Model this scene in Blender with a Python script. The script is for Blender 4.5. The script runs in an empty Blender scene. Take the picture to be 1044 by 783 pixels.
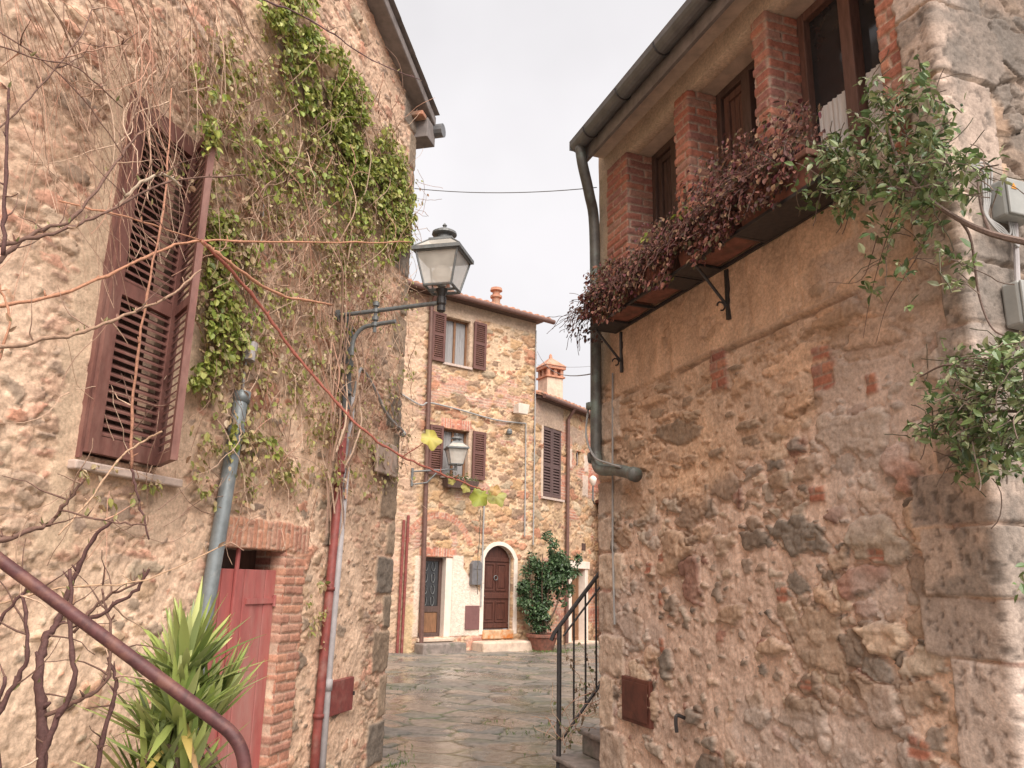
import bpy, bmesh, math, random
import numpy as np
from mathutils import Vector, Matrix

# ------------------------------------------------------------------ camera
SC = bpy.context.scene
COL = SC.collection
PITCH, ROLL, EYE = math.radians(13.9), math.radians(1.2), 1.6
PW, PH, PF = 1044.0, 783.0, 812.0            # photo width, height and focal length in pixels
CAM = Vector((0, 0, EYE))
FWD = Vector((0, math.cos(PITCH), math.sin(PITCH)))
_r0 = Vector((1, 0, 0)); _u0 = Vector((0, -math.sin(PITCH), math.cos(PITCH)))
RIGHT = math.cos(ROLL) * _r0 + math.sin(ROLL) * _u0
UP = -math.sin(ROLL) * _r0 + math.cos(ROLL) * _u0
cam = bpy.data.cameras.new('camera')
camo = bpy.data.objects.new('camera', cam); COL.objects.link(camo)
m = Matrix.Identity(4)
for i in range(3):
    m[i][0] = RIGHT[i]; m[i][1] = UP[i]; m[i][2] = -FWD[i]; m[i][3] = CAM[i]
camo.matrix_world = m
cam.sensor_fit = 'HORIZONTAL'; cam.sensor_width = 36.0; cam.lens = 36.0 * PF / PW
cam.clip_start = 0.05; cam.clip_end = 1000
SC.camera = camo

# ------------------------------------------------------------------ sky and sun (overcast)
SUN_EL, SUN_AZ = math.radians(50), math.radians(161)   # azimuth clockwise from +Y: behind the camera, to the right
world = bpy.data.worlds.new('World'); SC.world = world; world.use_nodes = True
nt = world.node_tree; nt.nodes.clear()
N = nt.nodes.new; Lk = nt.links.new
out = N('ShaderNodeOutputWorld'); bg = N('ShaderNodeBackground')
sky = N('ShaderNodeTexSky'); sky.sky_type = 'NISHITA'; sky.sun_disc = False
sky.sun_elevation = SUN_EL; sky.sun_rotation = SUN_AZ
sky.air_density = 1.0; sky.dust_density = 4.0; sky.ozone_density = 1.0
bw = N('ShaderNodeRGBToBW'); Lk(sky.outputs[0], bw.inputs[0])
# cloud deck: evens the clear sky out to a pale grey with soft folds
rng = N('ShaderNodeMapRange'); rng.inputs[1].default_value = 0; rng.inputs[2].default_value = 20
rng.inputs[3].default_value = 3.85; rng.inputs[4].default_value = 5.75; Lk(bw.outputs[0], rng.inputs[0])
tc = N('ShaderNodeTexCoord'); nz = N('ShaderNodeTexNoise'); nz.inputs['Scale'].default_value = 1.6
nz.inputs['Detail'].default_value = 5; Lk(tc.outputs['Generated'], nz.inputs['Vector'])
cr = N('ShaderNodeMapRange'); cr.inputs[1].default_value = .3; cr.inputs[2].default_value = .7
cr.inputs[3].default_value = .74; cr.inputs[4].default_value = 1.08; Lk(nz.outputs[0], cr.inputs[0])
mul = N('ShaderNodeMath'); mul.operation = 'MULTIPLY'; Lk(rng.outputs[0], mul.inputs[0]); Lk(cr.outputs[0], mul.inputs[1])
vm = N('ShaderNodeVectorMath'); vm.operation = 'SCALE'; vm.inputs[0].default_value = (1.0, 0.975, 0.998)
Lk(mul.outputs[0], vm.inputs['Scale']); Lk(vm.outputs[0], bg.inputs[0])
bg.inputs[1].default_value = 0.05
Lk(bg.outputs[0], out.inputs[0])
sl = bpy.data.lights.new('sun', 'SUN'); sl.energy = 1.5; sl.angle = math.radians(60); sl.color = (1.0, 0.925, 0.85)
so = bpy.data.objects.new('sun', sl); COL.objects.link(so)
sdir = Vector((math.sin(SUN_AZ) * math.cos(SUN_EL), math.cos(SUN_AZ) * math.cos(SUN_EL), math.sin(SUN_EL)))
so.rotation_euler = sdir.to_track_quat('Z', 'Y').to_euler(); so.location = (6, -8, 20)
SC.view_settings.view_transform = 'Standard'; SC.view_settings.look = 'None'
SC.view_settings.gamma = 1.0; SC.view_settings.exposure = 2.16; SC.view_settings.use_curve_mapping = False
SC.render.engine = 'CYCLES'; SC.cycles.max_bounces = 8; SC.cycles.transparent_max_bounces = 12
R = random.Random(7)

# ------------------------------------------------------------------ helpers: pixels to places on real planes
def ray(x, y):
    return FWD + RIGHT * ((x - PW / 2) / PF) - UP * ((y - PH / 2) / PF)
def vpt(x, y, depth):
    d = ray(x, y); return CAM + d * (depth / d.y)
class Plane:
    """a vertical wall plane: d runs along it, n points out of it (to the right of d)"""
    def __init__(s, p, d):
        s.p = Vector((p[0], p[1], 0)); s.d = Vector((d[0], d[1], 0)).normalized(); s.n = Vector((s.d.y, -s.d.x, 0))
    def pt(s, u, o, z):
        q = s.p + s.d * u + s.n * o; return Vector((q.x, q.y, z))
    def at(s, x, y, off=0.0):
        q = ray(x, y); t = ((s.p + s.n * off - CAM).dot(s.n)) / q.dot(s.n); h = CAM + q * t
        return (h - s.p).dot(s.d), h.z
def dirv(deg): return (math.sin(math.radians(deg)), math.cos(math.radians(deg)))
PL = Plane(vpt(398, 590, 7.5), dirv(15))                    # left house, u = 0 at its far corner
_a = dirv(19.8)
PR = Plane(vpt(613, 590, 6.5), (_a[0], -_a[1]))             # right house, u = 0 at its far corner, grows towards us
P1 = Plane(vpt(507, 590, 20.0), dirv(53))                   # tall house across the square
_c = P1.pt(1.1, 0, 0)
P2 = Plane((_c.x, _c.y), dirv(33.5))                        # lower house beside it

# ------------------------------------------------------------------ helpers: noise and masonry (numpy)
def hsh(i, j, k):
    i = np.asarray(i).astype(np.int64); j = np.asarray(j).astype(np.int64)
    h = (i * 374761393 + j * 668265263 + k * 2147483647 + 1013904223) & 0xFFFFFFFF
    h = ((h ^ (h >> 13)) * 1274126177) & 0xFFFFFFFF
    h = ((h ^ (h >> 16)) * 2246822519) & 0xFFFFFFFF
    return ((h ^ (h >> 15)) & 0xFFFFFF) / float(0x1000000)
def vnoise(x, y, k):
    i = np.floor(x); j = np.floor(y); fx = x - i; fy = y - j
    fx = fx * fx * (3 - 2 * fx); fy = fy * fy * (3 - 2 * fy)
    a = hsh(i, j, k); b = hsh(i + 1, j, k); c = hsh(i, j + 1, k); d = hsh(i + 1, j + 1, k)
    return (a * (1 - fx) + b * fx) * (1 - fy) + (c * (1 - fx) + d * fx) * fy
def fbm(x, y, k, o=4):
    s = 0; a = .5; t = 0
    for q in range(o):
        s = s + a * vnoise(x * 2 ** q + 17.3 * q, y * 2 ** q - 9.1 * q, k + q); t += a; a *= .55
    return s / t
def sstep(a, b, x):
    t = np.clip((x - a) / (b - a), 0, 1); return t * t * (3 - 2 * t)
def cells(U, Z, k, cw, ch, jit=.8, wvar=.55, p=2.6, warp=1.0):
    """irregular courses of stones: returns edge distance 0..1, stone ids"""
    Uw = U + (fbm(U / cw * .9, Z / ch * .9, k + 50, 3) - .5) * cw * .55 * warp + (vnoise(U / cw * 5, Z / ch * 5, k + 53) - .5) * cw * .13 * warp
    Zw = Z + (fbm(U / cw * .9, Z / ch * .9, k + 60, 3) - .5) * ch * .7 * warp + (vnoise(U / cw * 5, Z / ch * 5, k + 63) - .5) * ch * .15 * warp
    i0 = np.floor(Zw / ch); j0 = np.floor(Uw / cw)
    f1 = np.full(U.shape, 9.); f2 = np.full(U.shape, 9.); idi = np.zeros(U.shape); idj = np.zeros(U.shape)
    for di in (-2, -1, 0, 1, 2):
        i = i0 + di; sh = hsh(i, i * 0, k + 1)
        for dj in (-2, -1, 0, 1, 2):
            j = j0 + dj
            cx = (j + .5 + (hsh(i, j, k + 2) - .5) * jit) * cw + (sh - .5) * cw
            cz = (i + .5 + (hsh(i, j, k + 3) - .5) * jit) * ch
            w = 1 + (hsh(i, j, k + 4) - .5) * 2 * wvar
            a = (hsh(i, j, k + 5) - .5) * .9
            dx = (Uw - cx) / cw; dz = (Zw - cz) / ch
            dx, dz = dx + dz * a, dz - dx * a
            d = (np.abs(dx) ** p + np.abs(dz) ** p) ** (1 / p) / w
            n = d < f1
            f2 = np.where(n, f1, np.minimum(f2, d)); f1 = np.where(n, d, f1)
            idi = np.where(n, i, idi); idj = np.where(n, j, idj)
    return (f2 - f1) / (f2 + f1 + 1e-6), idi, idj
def pick(pal, h):
    pal = np.array(pal); return pal[np.minimum((h * len(pal)).astype(int), len(pal) - 1)]
def masonry(U, Z, k, cw, ch, pal, mort, cover, camp=.25, prot=.022, mort2=None, **kw):
    e, i, j = cells(U, Z, k, cw, ch, **kw)
    cov = cover + (fbm(U / (cw * 4), Z / (cw * 4), k + 7, 3) - .5) * camp * 2 + (hsh(i, j, k + 8) - .5) * camp * .8
    cov = np.clip(cov, .03, .9)
    fine = fbm(U * 28, Z * 28, k + 9, 4)
    s = sstep(cov - .02, cov + .10, e + (fine - .5) * .12)
    dome = np.sqrt(np.clip((e - cov) / .5, 0, 1))
    pr = (.35 + .65 * hsh(i, j, k + 10)) * prot
    H = s * (pr * (.45 + .55 * dome)) + (fine - .5) * .011 + (fbm(U * 3, Z * 3, k + 11, 3) - .5) * .02
    H = H - (1 - s) * .006 * (1 - sstep(.3, .6, cov)) + s * (fbm(U * 70, Z * 70, k + 14, 2) - .5) * .006
    c = pick(pal, hsh(i, j, k + 12)) * (.82 + .36 * hsh(i, j, k + 13))[..., None]
    v = fbm(U * 14, Z * 14, k + 20, 4)
    c = c * (.72 + .56 * v)[..., None]
    mv = fbm(U * 5, Z * 5, k + 30, 4); m2 = fbm(U * 1.1, Z * 1.1, k + 34, 3)
    mc = np.array(mort) * (1 - m2[..., None]) + np.array(mort2 or mort) * m2[..., None]
    mc = mc * (.78 + .44 * mv)[..., None] * (.86 + .28 * fine)[..., None]
    dust = s * (.78 + .22 * sstep(.35, .6, v))
    C = mc * (1 - dust[..., None]) + c * dust[..., None]
    return H, C
def rubble(U, Z, k, big, small, frac, pal, mort, mort2, cov1=.10, cov2=.16, smear=(.5, .72), smamt=.4, prot=.03, warp=1.5, rd=1.0):
    """large stones set among small ones, smeared over with mortar in places"""
    fine = fbm(U * 30, Z * 30, k + 1, 4); mid = fbm(U * 9, Z * 9, k + 2, 4); low = fbm(U * 1.15, Z * 1.15, k + 3, 4)
    sm = sstep(smear[0], smear[1], low) * smamt
    def layer(kk, cw, ch, fr, cov, pr0, jit, wv):
        e, i, j = cells(U, Z, kk, cw, ch, jit=jit, wvar=wv, p=3.4, warp=warp)
        pres = hsh(i, j, kk + 70) < fr
        c_ = cov + sm + (hsh(i, j, kk + 71) - .5) * .16
        x = e + (fine - .5) * .10 + (mid - .5) * .12
        s_ = sstep(c_ - .010, c_ + .028, x) * pres
        a = hsh(i, j, kk + 73) * 6.28; tilt = np.sin(a) * (U / cw - np.floor(U / cw) - .5) + np.cos(a) * (Z / ch - np.floor(Z / ch) - .5)
        plate = np.clip((x - c_) / .10, 0, 1) ** .5 + tilt * .5
        h = (.25 + .75 * hsh(i, j, kk + 74)) * pr0 * (.35 + .65 * plate) + (fbm(U * 45, Z * 45, kk + 75, 3) - .5) * .009 + (mid - .5) * .006
        c = pick(pal, hsh(i, j, kk + 76)) * (.74 + .5 * hsh(i, j, kk + 77))[..., None] * (.62 + .76 * fbm(U * 17, Z * 24, kk + 78, 4))[..., None]
        ring = sstep(c_ - .10, c_ - .02, x) * (1 - s_) * pres
        return s_, h, c, ring
    mv = fbm(U * 6, Z * 6, k + 30, 4); m2 = sstep(.35, .65, fbm(U * .9, Z * .9, k + 34, 3))[..., None]
    C = (np.array(mort) * (1 - m2) + np.array(mort2) * m2) * (.70 + .60 * mv)[..., None] * (.80 + .40 * fine)[..., None]
    H = (fine - .5) * .016 + (mid - .5) * .018 + (fbm(U * 2.5, Z * 2.5, k + 11, 3) - .5) * .022
    for kk, (cw, ch), fr, cov, pr0, jit, wv in ((k + 100, small, .80, cov2, prot * .6, .95, .7), (k + 300, big, frac, cov1, prot, .9, .6)):
        s_, h, c, ring = layer(kk, cw, ch, fr, cov, pr0, jit, wv)
        H = H - ring * rd * (.020 if kk > k + 200 else .012) * (1 - sm * 1.5)
        dust = (s_ * (.80 + .20 * sstep(.3, .55, mid)))[..., None]
        H = H * (1 - s_) + (h + H * .35) * s_; C = C * (1 - dust) + c * dust
    return H, C
def rmask(U, Z, u0, u1, z0, z1, soft=.012, wob=.02, k=5):
    w = (fbm(U * 9, Z * 9, k, 3) - .5) * 2 * wob
    d = np.minimum(np.minimum(U - u0, u1 - U), np.minimum(Z - z0, z1 - Z)) + w
    return sstep(-soft, soft, d)
def mixin(H, C, msk, h, c):
    h = np.broadcast_to(h, H.shape); c = np.broadcast_to(np.asarray(c, float), C.shape)
    return H * (1 - msk) + h * msk, C * (1 - msk[..., None]) + c * msk[..., None]
BRICK = [(.42, .17, .11), (.36, .14, .095), (.46, .21, .135), (.38, .19, .14), (.30, .12, .09)]
MORT = (.44, .32, .25)
def bricks(U, Z, k, bw=.24, bh=.066, g=.012, pal=BRICK, mort=MORT, prot=.010):
    wz = Z + (fbm(U * 6, Z * 6, k, 2) - .5) * .010; wu = U + (fbm(U * 6, Z * 6, k + 3, 2) - .5) * .012
    r = np.floor(wz / bh); uu = wu + (r % 2) * bw * .5 + (hsh(r, r * 0, k + 6) - .5) * .03
    c = np.floor(uu / bw)
    d = np.minimum(np.minimum(uu - c * bw, (c + 1) * bw - uu), np.minimum(wz - r * bh, (r + 1) * bh - wz))
    fine = fbm(U * 40, Z * 40, k + 9, 3)
    s = sstep(g * .25, g * .75, d + (fine - .5) * .008)
    H = s * (prot * (.4 + .6 * hsh(r, c, k + 7))) + (fine - .5) * .006
    col = pick(pal, hsh(r, c, k + 8)) * (.75 + .5 * fbm(U * 22, Z * 22, k + 11, 3))[..., None]
    C = np.array(mort) * (.8 + .4 * fine)[..., None] * (1 - s[..., None]) + col * s[..., None]
    return H, C

# ------------------------------------------------------------------ helpers: materials
def new_mat(name):
    mt = bpy.data.materials.new(name); mt.use_nodes = True
    return mt, mt.node_tree, mt.node_tree.nodes['Principled BSDF']
def mat_attr(name, rough=.9, nscale=45, namp=.3, bump=.35, bscale=90, bdist=.01, spec=.3, wet=False, sheen=None):
    mt, t, b = new_mat(name); n = t.nodes.new; l = t.links.new
    a = n('ShaderNodeAttribute'); a.attribute_name = 'Col'
    tc = n('ShaderNodeTexCoord'); z = n('ShaderNodeTexNoise'); z.inputs['Scale'].default_value = nscale; z.inputs['Detail'].default_value = 6
    z.inputs['Roughness'].default_value = .65; l(tc.outputs['Object'], z.inputs['Vector'])
    mr = n('ShaderNodeMapRange'); mr.inputs[1].default_value = .3; mr.inputs[2].default_value = .7
    mr.inputs[3].default_value = 1 - namp; mr.inputs[4].default_value = 1 + namp; l(z.outputs[0], mr.inputs[0])
    v = n('ShaderNodeVectorMath'); v.operation = 'SCALE'; l(a.outputs['Color'], v.inputs[0]); l(mr.outputs[0], v.inputs['Scale'])
    l(v.outputs[0], b.inputs['Base Color'])
    b.inputs['Roughness'].default_value = rough; b.inputs['Specular IOR Level'].default_value = spec
    if bump:
        z2 = n('ShaderNodeTexNoise'); z2.inputs['Scale'].default_value = bscale; z2.inputs['Detail'].default_value = 5; l(tc.outputs['Object'], z2.inputs['Vector'])
        bp = n('ShaderNodeBump'); bp.inputs['Strength'].default_value = bump; bp.inputs['Distance'].default_value = bdist
        l(z2.outputs[0], bp.inputs['Height']); l(bp.outputs[0], b.inputs['Normal'])
    if wet:
        w = n('ShaderNodeAttribute'); w.attribute_name = 'wet'
        mw = n('ShaderNodeMapRange'); mw.inputs[3].default_value = .62; mw.inputs[4].default_value = .12
        l(w.outputs['Fac'], mw.inputs[0]); l(mw.outputs[0], b.inputs['Roughness']); b.inputs['Specular IOR Level'].default_value = .5
    return mt
def mat_plain(name, c, rough=.6, metal=0, var=.2, scale=12, bump=.15, bscale=60, spec=.4, c2=None, thr=(.45, .65), stretch=None):
    mt, t, b = new_mat(name); n = t.nodes.new; l = t.links.new
    tc = n('ShaderNodeTexCoord'); z = n('ShaderNodeTexNoise'); z.inputs['Scale'].default_value = scale; z.inputs['Detail'].default_value = 7
    z.inputs['Roughness'].default_value = .65
    src = tc.outputs['Object']
    if stretch:
        mp = n('ShaderNodeMapping'); mp.inputs['Scale'].default_value = stretch; l(src, mp.inputs['Vector']); src = mp.outputs[0]
    l(src, z.inputs['Vector'])
    r = n('ShaderNodeValToRGB'); e = r.color_ramp.elements
    lo = tuple(x * (1 - var) for x in c) + (1,); hi = tuple(min(1, x * (1 + var)) for x in c) + (1,)
    e[0].position = .3; e[0].color = lo; e[1].position = .62; e[1].color = hi
    l(z.outputs[0], r.inputs[0]); last = r.outputs[0]
    if c2:
        z3 = n('ShaderNodeTexNoise'); z3.inputs['Scale'].default_value = scale * .35; z3.inputs['Detail'].default_value = 8; z3.inputs['Roughness'].default_value = .7
        l(src, z3.inputs['Vector'])
        r3 = n('ShaderNodeMapRange'); r3.inputs[1].default_value = thr[0]; r3.inputs[2].default_value = thr[1]; l(z3.outputs[0], r3.inputs[0])
        mx = n('ShaderNodeMix'); mx.data_type = 'RGBA'; l(r3.outputs[0], mx.inputs['Factor']); l(last, mx.inputs['A']); mx.inputs['B'].default_value = tuple(c2) + (1,)
        last = mx.outputs['Result']
    l(last, b.inputs['Base Color'])
    b.inputs['Roughness'].default_value = rough; b.inputs['Metallic'].default_value = metal; b.inputs['Specular IOR Level'].default_value = spec
    if bump:
        z2 = n('ShaderNodeTexNoise'); z2.inputs['Scale'].default_value = bscale; z2.inputs['Detail'].default_value = 4; l(src, z2.inputs['Vector'])
        bp = n('ShaderNodeBump'); bp.inputs['Strength'].default_value = bump; bp.inputs['Distance'].default_value = .004
        l(z2.outputs[0], bp.inputs['Height']); l(bp.outputs[0], b.inputs['Normal'])
    return mt
def mat_leaf(name, rough=.45, trans=.25):
    mt, t, b = new_mat(name); n = t.nodes.new; l = t.links.new
    a = n('ShaderNodeAttribute'); a.attribute_name = 'Col'
    l(a.outputs['Color'], b.inputs['Base Color']); b.inputs['Roughness'].default_value = rough; b.inputs['Specular IOR Level'].default_value = .4
    tr = n('ShaderNodeBsdfTranslucent'); l(a.outputs['Color'], tr.inputs[0])
    mx = n('ShaderNodeMixShader'); mx.inputs[0].default_value = trans
    o = t.nodes['Material Output']; l(b.outputs[0], mx.inputs[1]); l(tr.outputs[0], mx.inputs[2]); l(mx.outputs[0], o.inputs[0])
    return mt
M = dict(
    wall=mat_attr('stone_masonry', nscale=55, namp=.28, bump=.4, bscale=130, bdist=.008),
    farwall=mat_attr('far_masonry', nscale=16, namp=.22, bump=.5, bscale=30, bdist=.03),
    paving=mat_attr('wet_paving', nscale=14, namp=.3, bump=.25, bscale=60, bdist=.01, wet=True),
    leaf=mat_leaf('green_leaf'), dryleaf=mat_leaf('dry_leaf', .7, .1), waxleaf=mat_leaf('waxy_leaf', .3, .15),
    twig=mat_attr('dry_twig', nscale=80, namp=.3, bump=.3, bscale=150, rough=.8),
    shutter=mat_plain('brown_shutter_paint', (.165, .072, .058), .65, var=.25, scale=18, c2=(.26, .14, .112), thr=(.48, .72), stretch=(1, 1, .35)),
    farshutter=mat_plain('maroon_shutter_paint', (.125, .056, .046), .6, var=.15, scale=10),
    greyshutter=mat_plain('grey_brown_shutter_paint', (.10, .062, .058), .6, var=.15, scale=10),
    reddoor=mat_plain('faded_red_paint', (.40, .115, .105), .5, var=.18, scale=5, c2=(.42, .22, .19), thr=(.45, .68), stretch=(2, 2, .5)),
    bluegrey=mat_plain('blue_grey_zinc', (.20, .225, .235), .5, .3, var=.18, scale=14, c2=(.33, .33, .32), thr=(.55, .7)),
    redpipe=mat_plain('oxide_red_pipe', (.20, .05, .042), .6, var=.3, scale=14, c2=(.28, .14, .115), thr=(.52, .72)),
    palepipe=mat_plain('pale_grey_pipe', (.36, .33, .33), .6, var=.15, scale=14),
    darkmetal=mat_plain('dark_iron', (.055, .05, .05), .5, .4, var=.25, scale=30),
    greyiron=mat_plain('grey_painted_iron', (.135, .14, .14), .5, .2, var=.25, scale=30, c2=(.15, .12, .10), thr=(.58, .7)),
    rustiron=mat_plain('rust_brown_rail', (.075, .028, .028), .55, .1, var=.4, scale=30, c2=(.15, .065, .05), thr=(.50, .62)),
    rustplate=mat_plain('rusty_steel_plate', (.10, .034, .024), .55, .2, var=.4, scale=8, c2=(.16, .055, .035), thr=(.5, .65)),
    copper=mat_plain('weathered_copper', (.12, .115, .105), .55, .3, var=.3, scale=10, c2=(.20, .24, .21), thr=(.5, .64)),
    brownpipe=mat_plain('brown_downpipe', (.14, .075, .06), .5, .2, var=.2, scale=10),
    roofdark=mat_plain('weathered_eave', (.20, .175, .165), .8, var=.25, scale=9),
    gutter=mat_plain('grey_gutter', (.15, .15, .155), .45, .3, var=.2, scale=9),
    soffit=mat_plain('beige_eave_plaster', (.56, .45, .37), .85, var=.2, scale=8),
    tile=mat_plain('terracotta_tile', (.40, .19, .12), .8, var=.35, scale=7, c2=(.33, .27, .2), thr=(.5, .68)),
    terracotta=mat_plain('terracotta_pot', (.20, .08, .055), .8, var=.3, scale=14, c2=(.085, .055, .04), thr=(.5, .7)),
    oldwood=mat_plain('dark_brown_wood', (.085, .052, .043), .55, var=.35, scale=14, stretch=(3, 3, .5)),
    warmwood=mat_plain('warm_brown_wood', (.13, .068, .052), .6, var=.3, scale=14, stretch=(3, 3, .5)),
    chestnut=mat_plain('chestnut_door', (.072, .026, .018), .45, var=.35, scale=10, stretch=(3, 3, .5)),
    tanwood=mat_plain('tan_door_wood', (.19, .095, .048), .6, var=.3, scale=10, stretch=(3, 3, .5)),
    glass=mat_plain('dark_window_glass', (.03, .03, .032), .08, var=.1, bump=0, spec=.6),
    curtain=mat_plain('white_curtain', (.62, .60, .58), .9, var=.12, scale=30, stretch=(6, 6, .3)),
    greycurtain=mat_plain('grey_curtain', (.30, .29, .29), .9, var=.2, scale=14, stretch=(6, 6, .3)),
    white=mat_plain('white_plaster_trim', (.66, .56, .48), .8, var=.1, scale=6),
    creamstone=mat_plain('cream_stone', (.52, .40, .31), .85, var=.2, scale=8, bump=.4, c2=(.33, .2, .12), thr=(.58, .72)),
    slab=mat_plain('worn_step_stone', (.20, .165, .145), .6, var=.35, scale=9, bump=.5, c2=(.10, .10, .07), thr=(.52, .68)),
    sill=mat_plain('worn_stone_sill', (.46, .36, .31), .85, var=.2, scale=20, bump=.4),
    board=mat_plain('weathered_board', (.40, .30, .245), .85, var=.2, scale=16, c2=(.26, .2, .16), thr=(.5, .65)),
    greybox=mat_plain('grey_plastic', (.30, .30, .285), .5, var=.1, scale=10),
    sticker=mat_plain('orange_sticker', (.60, .24, .03), .6, var=.1),
    mailgrey=mat_plain('grey_mailbox', (.13, .125, .13), .45, var=.15),
    meterbrown=mat_plain('brown_meter_door', (.16, .075, .07), .5, var=.1),
    cable=mat_plain('dark_cable', (.12, .11, .11), .6, var=.1), greycable=mat_plain('grey_cable', (.30, .29, .28), .6, var=.15),
    soil=mat_plain('dark_soil', (.05, .035, .025), .95, var=.3),
    rust=mat_plain('rust_stained_stone', (.46, .32, .2), .85, var=.2, scale=7, c2=(.42, .14, .03), thr=(.48, .6)),
)
def lantern_glass():
    mt, t, b = new_mat('milky_lantern_glass'); n = t.nodes.new; l = t.links.new
    b.inputs['Base Color'].default_value = (.72, .67, .60, 1); b.inputs['Roughness'].default_value = .18
    tr = n('ShaderNodeBsdfTransparent'); tr.inputs[0].default_value = (.95, .93, .9, 1)
    tc = n('ShaderNodeTexCoord'); z = n('ShaderNodeTexNoise'); z.inputs['Scale'].default_value = 9; l(tc.outputs['Object'], z.inputs['Vector'])
    mr = n('ShaderNodeMapRange'); mr.inputs[3].default_value = .35; mr.inputs[4].default_value = .68; l(z.outputs[0], mr.inputs[0])
    mx = n('ShaderNodeMixShader'); l(mr.outputs[0], mx.inputs[0])
    l(tr.outputs[0], mx.inputs[1]); l(b.outputs[0], mx.inputs[2]); l(mx.outputs[0], t.nodes['Material Output'].inputs[0])
    return mt
M['lantern'] = lantern_glass()

# ------------------------------------------------------------------ helpers: objects
def props(o, label=None, cat=None, group=None, kind=None):
    if label: o['label'] = label
    if cat: o['category'] = cat
    if group: o['group'] = group
    if kind: o['kind'] = kind
    return o
def thing(name, loc, label, cat, group=None):
    o = bpy.data.objects.new(name, None); COL.objects.link(o); o.location = loc; o.empty_display_size = .2
    return props(o, label, cat, group)
def root_of(o):
    while o.parent: o = o.parent
    return o
def link_mesh(name, me, mat, parent=None, origin=None):
    o = bpy.data.objects.new(name, me); COL.objects.link(o)
    if mat: me.materials.append(mat)
    if parent: o.parent = parent
    elif origin is not None: o.location = origin
    return o
def org(parent, origin):
    return np.array(root_of(parent).location) if parent else np.array(origin if origin is not None else (0, 0, 0))
def np_mesh(name, V, faces_list, mat, parent=None, origin=None, col=None, smooth=True, extra=None):
    """V (n,3) world coordinates; faces_list: list of index arrays (k,3) or (k,4)"""
    V = np.asarray(V, np.float32) - org(parent, origin).astype(np.float32)
    me = bpy.data.meshes.new(name)
    lv = np.concatenate([f.ravel() for f in faces_list]).astype(np.int32)
    tot = np.concatenate([np.full(len(f), f.shape[1], np.int32) for f in faces_list])
    st = np.concatenate([[0], np.cumsum(tot)[:-1]]).astype(np.int32)
    me.vertices.add(len(V)); me.vertices.foreach_set('co', V.ravel())
    me.loops.add(len(lv)); me.loops.foreach_set('vertex_index', lv)
    me.polygons.add(len(tot)); me.polygons.foreach_set('loop_start', st)
    me.polygons.foreach_set('use_smooth', np.full(len(tot), smooth))
    me.update(calc_edges=True); me.validate()
    if col is not None:
        a = me.attributes.new('Col', 'FLOAT_COLOR', 'POINT')
        a.data.foreach_set('color', np.concatenate([np.clip(col, 0, 1), np.ones((len(col), 1))], 1).astype(np.float32).ravel())
    if extra is not None:
        a = me.attributes.new('wet', 'FLOAT', 'POINT'); a.data.foreach_set('value', extra.astype(np.float32))
    return link_mesh(name, me, mat, parent, origin)
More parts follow.
